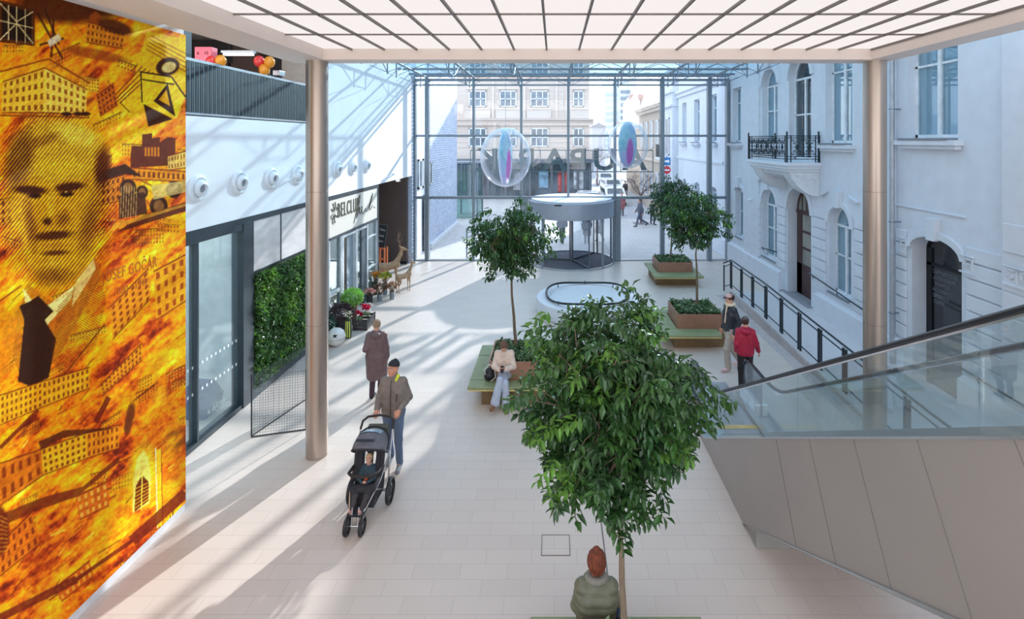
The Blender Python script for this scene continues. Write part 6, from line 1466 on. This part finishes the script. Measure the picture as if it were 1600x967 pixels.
# ================================================================== the street outside
def bwin(parent, x0, x1, y, z0, z1, nx=2, nz=2, face='y', fm=None, gmx=None, d=.12):
    """window on a frontal wall at depth y (facing the camera) or on a side wall at X = y"""
    f = MB(); t = .09
    def B(a0, a1, c0, c1, d0, d1):
        if face == 'y': f.box(a0, a1, y+d0, y+d1, c0, c1)
        else: f.box(y+d0, y+d1, a0, a1, c0, c1)
    B(x0,x0+t,z0,z1,-.03,.06); B(x1-t,x1,z0,z1,-.03,.06); B(x0,x1,z0,z0+t,-.03,.06); B(x0,x1,z1-t,z1,-.03,.06)
    for i in range(1, nx): xx = x0+(x1-x0)*i/nx; B(xx-t/2,xx+t/2,z0,z1,-.02,.05)
    for i in range(1, nz): zz = z0+(z1-z0)*i/nz; B(x0,x1,zz-t/2,zz+t/2,-.02,.05)
    w_ = build('window', f, fm or wfr, parent); g = MB()
    g.box(x0,x1,y+.0,y+.02,z0,z1) if face == 'y' else g.box(y,y+.02,x0,x1,z0,z1)
    build('pane', g, gmx or mat('street_window_glass', (104,116,128), .12, .0, var=.25, scale=1.2, spec=.8), w_)
beige = mat('beige_building', (206,192,182), .85, var=.015); beige2 = mat('beige_trim', (218,206,196), .8, var=.01)
YBG = 48.0
def xb(px, Y=YBG): return (px-CX)*Y/F
def zb(py, Y=YBG): return H-(py-CY)*Y/F
b = thing('building', 'beige multi-storey building with white windows across the street', 'building', (-3,YBG,0))
m = MB(); m.box(xb(700), xb(921), YBG, YBG+9, zb(250), 14.5); m.box(xb(700), xb(927), YBG-.25, YBG+.2, zb(196), zb(188)); m.box(xb(700), xb(927), YBG-.4, YBG+.2, zb(188), zb(185.5)); m.box(xb(700), xb(925), YBG-.2, YBG+.2, zb(250), zb(232)); build('wall', m, beige, b)
m = MB()
for x0, x1 in ((726,766), (775,813), (823,861), (891,920)):
    m.box(xb(x0), xb(x1), YBG-.12, YBG, zb(185), zb(171)); m.box(xb(x0+1), xb(x1-1), YBG-.22, YBG, zb(171), zb(169)); m.box(xb(x0+3), xb(x1-3), YBG-.15, YBG, zb(139.5), zb(137))
for x in (769, 818, 868, 884): m.box(xb(x), xb(x+3), YBG-.1, YBG, zb(185), zb(120))
for k in range(4): m.box(xb(712), xb(924), YBG-.05, YBG, zb(206+k*8), zb(205+k*8))
build('moulding', m, beige2, b)
for x0, x1, n_ in ((733,760,3), (781,807,3), (829,857,3), (895.5,912,2)):
    bwin(b, xb(x0), xb(x1), YBG-.08, zb(167), zb(142), n_, 2); bwin(b, xb(x0), xb(x1), YBG-.08, zb(229), zb(200), n_, 2)
    bwin(b, xb(x0), xb(x1), YBG-.08, zb(120), zb(92), n_, 2)
m = MB(); m.box(xb(700), xb(925), YBG+.4, YBG+.6, 0, zb(250)); build('shop_glass', m, mat('dark_shop_glass', (86,100,112), .1, 0, var=.35, scale=.6, spec=.8), b)
m = MB()
for px in (712, 735, 762, 790, 828, 862, 880, 903, 922): m.box(xb(px)-.12, xb(px)+.12, YBG, YBG+.4, 0, zb(248))
m.box(xb(705), xb(925), YBG-.6, YBG+.4, zb(254), zb(248)); build('shop_frame', m, mat('slate_frame', (96,104,114), .5), b)
tt = text_mb('PAPELOTE SHOP', .62, .03); tt.xf(Matrix(((1,0,0,xb(800)),(0,0,-1,YBG-.63),(0,1,0,zb(258)),(0,0,0,1))))
for i, (px, col) in enumerate(((880,(190,90,90)), (722,(70,110,90)), (810,(150,152,160)), (905,(200,204,210)), (850,(120,150,170)))):
    build('window_display', MB().box(xb(px)-.5, xb(px)+.4, YBG+.3, YBG+.38, .6+.1*i, 2.6), mat('poster_%d' % i, col, .6, var=.3, scale=2), b)
# far tower blocks
tw = thing('tower_block', 'tall pale grey tower block beyond the street', 'building', (22,165,0)); Yt = 165
X = lambda px: (px-CX)*Yt/F
m = MB(); m.box(X(943), X(966), Yt, Yt+18, 0, 5.5+88*Yt/F); m.box(X(966), X(992), Yt-2, Yt+18, 0, 5.5+97*Yt/F); build('wall', m, mat('tower_grey', (206,212,220), .9, var=.02), tw)
for k in range(9): z = 5.5+Yt/F*(219-(142+k*10))*1.0; build('balcony', MB().box(X(968.5), X(983), Yt-2.6, Yt-2, z-1.0, z), mat('tower_balcony', (130,140,152), .8), tw)
for k in range(9): 
    z = 5.5+Yt/F*(219-(146+k*10)); build('window_row', MB().box(X(946), X(964), Yt-.1, Yt, z-.9, z+.1), mat('tower_glass', (178,188,200), .4), tw)
t2 = thing('tower_block', 'lower pale slab block right of the tall tower', 'building', (30,190,0)); Yt = 190
m = MB(); m.box(X(990), X(1010), Yt, Yt+15, 0, 5.5+78*Yt/F); build('wall', m, mat('tower_grey_b', (214,218,224), .9, var=.02), t2)
Yt = 110
t3 = thing('building', 'row of old gabled houses far up the street', 'building', (17,110,0)); m = MB()
for a, b_, zt in ((985,1000,150), (1000,1012,158), (960,985,196)): m.box(X(a), X(b_), Yt, Yt+12, 0, 5.5+(219-zt-8)*Yt/F); m.prism([(X(a),5.5+(211-zt)*Yt/F),(X(b_),5.5+(211-zt)*Yt/F),((X(a)+X(b_))/2,5.5+(219-zt+4)*Yt/F)], 'y', Yt, Yt+12)
build('wall', m, mat('pale_ochre', (222,212,200), .9, var=.03), t3)
for a in (990, 1004, 970): build('chimney', MB().box(X(a)-.5, X(a)+.5, Yt+2, Yt+3, 8, 5.5+(219-146)*Yt/F if a > 980 else 9.5), mat('chimney_brick', (190,160,150), .9), t3)
for a in (989,995,1003,1008):
    for z in (3.5,7.0): build('window', MB().box(X(a)-.4, X(a)+.4, Yt-.1, Yt, z, z+1.6), mat('far_window', (150,160,172), .4), t3)
t4 = thing('building', 'grey low building at the bend of the street', 'building', (8,75,0)); Yt = 75
build('wall', MB().box(X(925), X(946), Yt, Yt+8, 0, 5.5+(219-198)*Yt/F), mat('grey_house', (176,178,186), .9), t4); build('roof', MB().prism([(X(923),5.5+21*Yt/F),(X(948),5.5+21*Yt/F),(X(935),5.5+27*Yt/F)], 'y', Yt-.3, Yt+8.3), mat('grey_roof', (140,140,148), .9), t4)
# brown house along the right side of the street
br = thing('building', 'beige-brown old house with cornice on the right side of the street', 'building', (9,41,0)); brm = mat('house_brown', (186,172,158), .85, var=.03)
m = MB(); m.box(7.62, 13, 36.2, 46, 0, 7.9); m.box(8.2,13,46.2,58,0,6.6); build('wall', m, brm, br); m = MB(); m.box(7.25, 13, 36.1, 46.2, 7.9, 8.1); m.box(7.4, 13, 36.1, 46.1, 7.65, 7.9); m.box(7.45,7.62,36.1,46,3.9,4.1); build('cornice', m, mat('house_cornice', (204,190,176), .8), br)
build('roof', MB().prism([(7.2,8.1),(13,8.1),(10.5,9.3)], 'y', 36.2, 46), mat('roof_grey_brown', (150,140,134), .9), br)
for y in (37.2,39.4,41.6,43.8): bwin(br, y, y+1.1, 7.60, 4.9, 7.0, 2, 2, 'x'); bwin(br, y, y+1.2, 7.60, 1.0, 3.1, 2, 1, 'x')
wh = thing('building', 'narrow white house front with a small balcony next to the brown house', 'building', (9,34.6,0)); m = MB(); m.box(7.66, 12, 33.2, 36.0, 0, 10.2); build('wall', m, facadew, wh)
m = MB(); m.box(7.5,12,33.1,36,8.6,8.8); m.box(7.5,12,33.1,36,7.7,7.85); build('cornice', m, facadew, wh); build('balcony_slab', MB().box(7.0,7.66,33.6,35.6,4.2,4.35), facadew, wh)
m = MB()
for k in range(10): m.bar((7.05,33.65+k*.2,4.35),(7.05,33.65+k*.2,5.2),.03)
m.bar((7.05,33.6,5.2),(7.05,35.6,5.2),.04); build('balcony_railing', m, iron, wh); bwin(wh, 34.0, 35.1, 7.63, 4.5, 7.0, 2, 2, 'x'); bwin(wh, 34.0, 35.3, 7.63, 1.0, 3.2, 2, 1, 'x')
# left: white brick building outside the glass
lb = thing('building', 'white brick building outside the glass front on the left', 'building', (-8,28,0)); m = MB(); m.box(-14,-6.42,23.75,25.9,0,14); build('plain_wall', m, mat('pale_render', (222,230,240), .8), lb)
build('brick_wall', MB().box(-14,-6.36,25.9,33.5,0,14), wb, lb); build('side_path_edge', MB().box(-6.36,-6.2,25.9,33.4,0,.25), mat('pale_kerb', (214,216,220), .8), lb)
for y0, y1, z0, z1 in ((24.0,24.6,3.2,4.6), (24.8,25.6,3.2,4.6), (26.1,26.6,3.2,4.4)): bwin(lb, y0, y1, -6.38, z0, z1, 1, 1, 'x')
bwin(lb, 24.9, 25.8, -6.40, .1, 2.8, 2, 8, 'x', darkfr)
gs = thing('glass_shelter', 'glass shelter beyond the left bays of the front', 'shelter', (-6.5,37,0)); m = MB()
for x in (-7.0,-5.4): 
    for y in (36,38.5): m.box(x-.05,x+.05,y-.05,y+.05,0,3.9)
m.box(-7.1,-5.3,35.9,38.6,3.85,3.95); build('frame', m, steel, gs); build('glass', MB().box(-7,-5.4,36,36.02,0,3.8).box(-5.42,-5.4,36,38.5,0,3.8), glass('green_glass', (.55,.72,.70), .12), gs)
bo = thing('bollard', 'thin grey post standing outside the left bays of the glass front', 'bollard', (-4.1,23.9,0)); build('post', MB().cyl((-4.1,24.0), .035, 0, 1.35, 10), steel, bo, smooth=True); build('cap', MB().ell((-4.1,24.0,1.35), (.05,.05,.03), 10, 6), steel, bo)
# road signs
sg = thing('road_sign', 'blue square road sign above a red no-entry sign on one pole', 'sign', (7.12,32.6,0)); build('pole', MB().cyl((7.15,32.6), .035, 0, 4.5, 8), steel, sg)
build('blue_plate', MB().box(6.92,7.38,32.52,32.56,3.92,4.40), mat('sign_blue', (40,120,190), .5), sg); build('arrow', MB().prism([(7.0,4.1),(7.22,4.1),(7.22,4.02),(7.33,4.16),(7.22,4.30),(7.22,4.22),(7.0,4.22)], 'y', 32.51, 32.52), mat('sign_white', (236,240,244), .5), sg)
m = MB(); m.lathe([(0,0),(.25,0),(.25,.03),(0,.03)], (7.15,32.50,3.6), 24, axis='y'); build('red_disc', m, mat('sign_red', (206,50,60), .5), sg); build('white_bar', MB().box(6.98,7.32,32.48,32.495,3.56,3.65), mat('sign_white', (0,0,0)), sg)
# bare street tree
def bare(x, y, h, seed, lab):
    q = random.Random(seed); t = thing('bare_tree', lab, 'tree', (x,y,-.02), 0, None); bk = mat('bare_bark', (120,104,104), .9); build('trunk', MB().tube([(x,y,-.02),(x+.02,y,h*.35),(x,y,h*.5)], [.09,.075,.06], 8), bk, t); m = MB()
    def br_(p, d, L, r_, n_):
        e = p+d*L; m.tube([p, p.lerp(e,.5)+rv(q)*L*.05, e], [r_, r_*.8, r_*.6], 4)
        if n_: 
            for k in range(3 if n_ > 1 else 4): br_(p.lerp(e, q.uniform(.5,1)), (d+rv(q)*.75).normalized(), L*.66, r_*.6, n_-1)
    for k in range(6): a = k*1.05; br_(V(x,y,h*.5), V(math.cos(a)*.8,math.sin(a)*.8,.9).normalized(), h*.26, .035, 3)
    build('branches', m, bk, t)
    build('tree_grate', MB().box(x-.5,x+.5,y-.5,y+.5,-.018,.0), mat('grate', (120,116,120), .7), t)
bare(5.75, 33.9, 3.6, 9, 'small bare street tree with a thin trunk right of the walkers')
bare(5.2, 62, 5.0, 19, 'distant bare street tree up the road')
# parked cars
def car(loc, rz_, col, lab, nm):
    t = thing('car', lab, 'car', loc, rz_, 'parked cars up the street'); pf = [(-2.1,.35),(-2.15,.75),(-1.95,.92),(-1.35,.98),(-.75,1.42),(.75,1.45),(1.45,1.05),(2.1,.92),(2.2,.55),(2.15,.32)]
    build('body', MB().prism([(a, b) for a, b in pf], 'x', -.86, .86), mat('car_'+nm, col, .25, .2, coat=.8), t, local=True, bevel=.07)
    g = MB(); g.prism([(-1.25,1.0),(-.74,1.36),(.72,1.39),(1.32,1.05)], 'x', -.875, .875); build('side_glass', g, mat('car_glass', (50,58,68), .1, spec=.9), t, local=True)
    g = MB(); g.add([(-.7,-1.38,1.0),(.7,-1.38,1.0),(.62,-.83,1.41),(-.62,-.83,1.41)], [(0,1,2,3)]).add([(-.7,1.49,1.06),(.7,1.49,1.06),(.62,.83,1.46),(-.62,.83,1.46)], [(0,1,2,3)]); build('windscreen', g, mat('car_glass', (0,0,0)), t, local=True)
    for x in (-.80,.80):
        for y in (-1.35,1.35):
            m = MB(); m.lathe([(0,-.1),(.2,-.1),(.32,-.08),(.32,.08),(.2,.1),(0,.1)], (x,y,.32), 18, axis='x'); build('wheel', m, rubber, t, local=True)
    for x in (-.62,.62): build('headlamp', MB().box(x-.16,x+.16,-2.17,-2.10,.62,.76), mat('lamp_clear', (220,226,232), .1), t, local=True)
    build('number_plate', MB().box(-.25,.25,-2.185,-2.15,.42,.53), mat('plate_white', (230,232,234), .5), t, local=True)
car((5.1,44.5,-.02), .06, (226,230,236), 'white car parked nearest on the street, behind the walkers', 'white')
car((6.0,54,-.02), .08, (214,218,224), 'pale car parked second up the street', 'pale')
car((6.3,64,-.02), .05, (196,202,210), 'silver-grey car parked third up the street', 'silver')
car((2.7,41.0,-.02), 1.45, (206,210,218), 'silver car standing across in front of the beige building', 'silver_b')
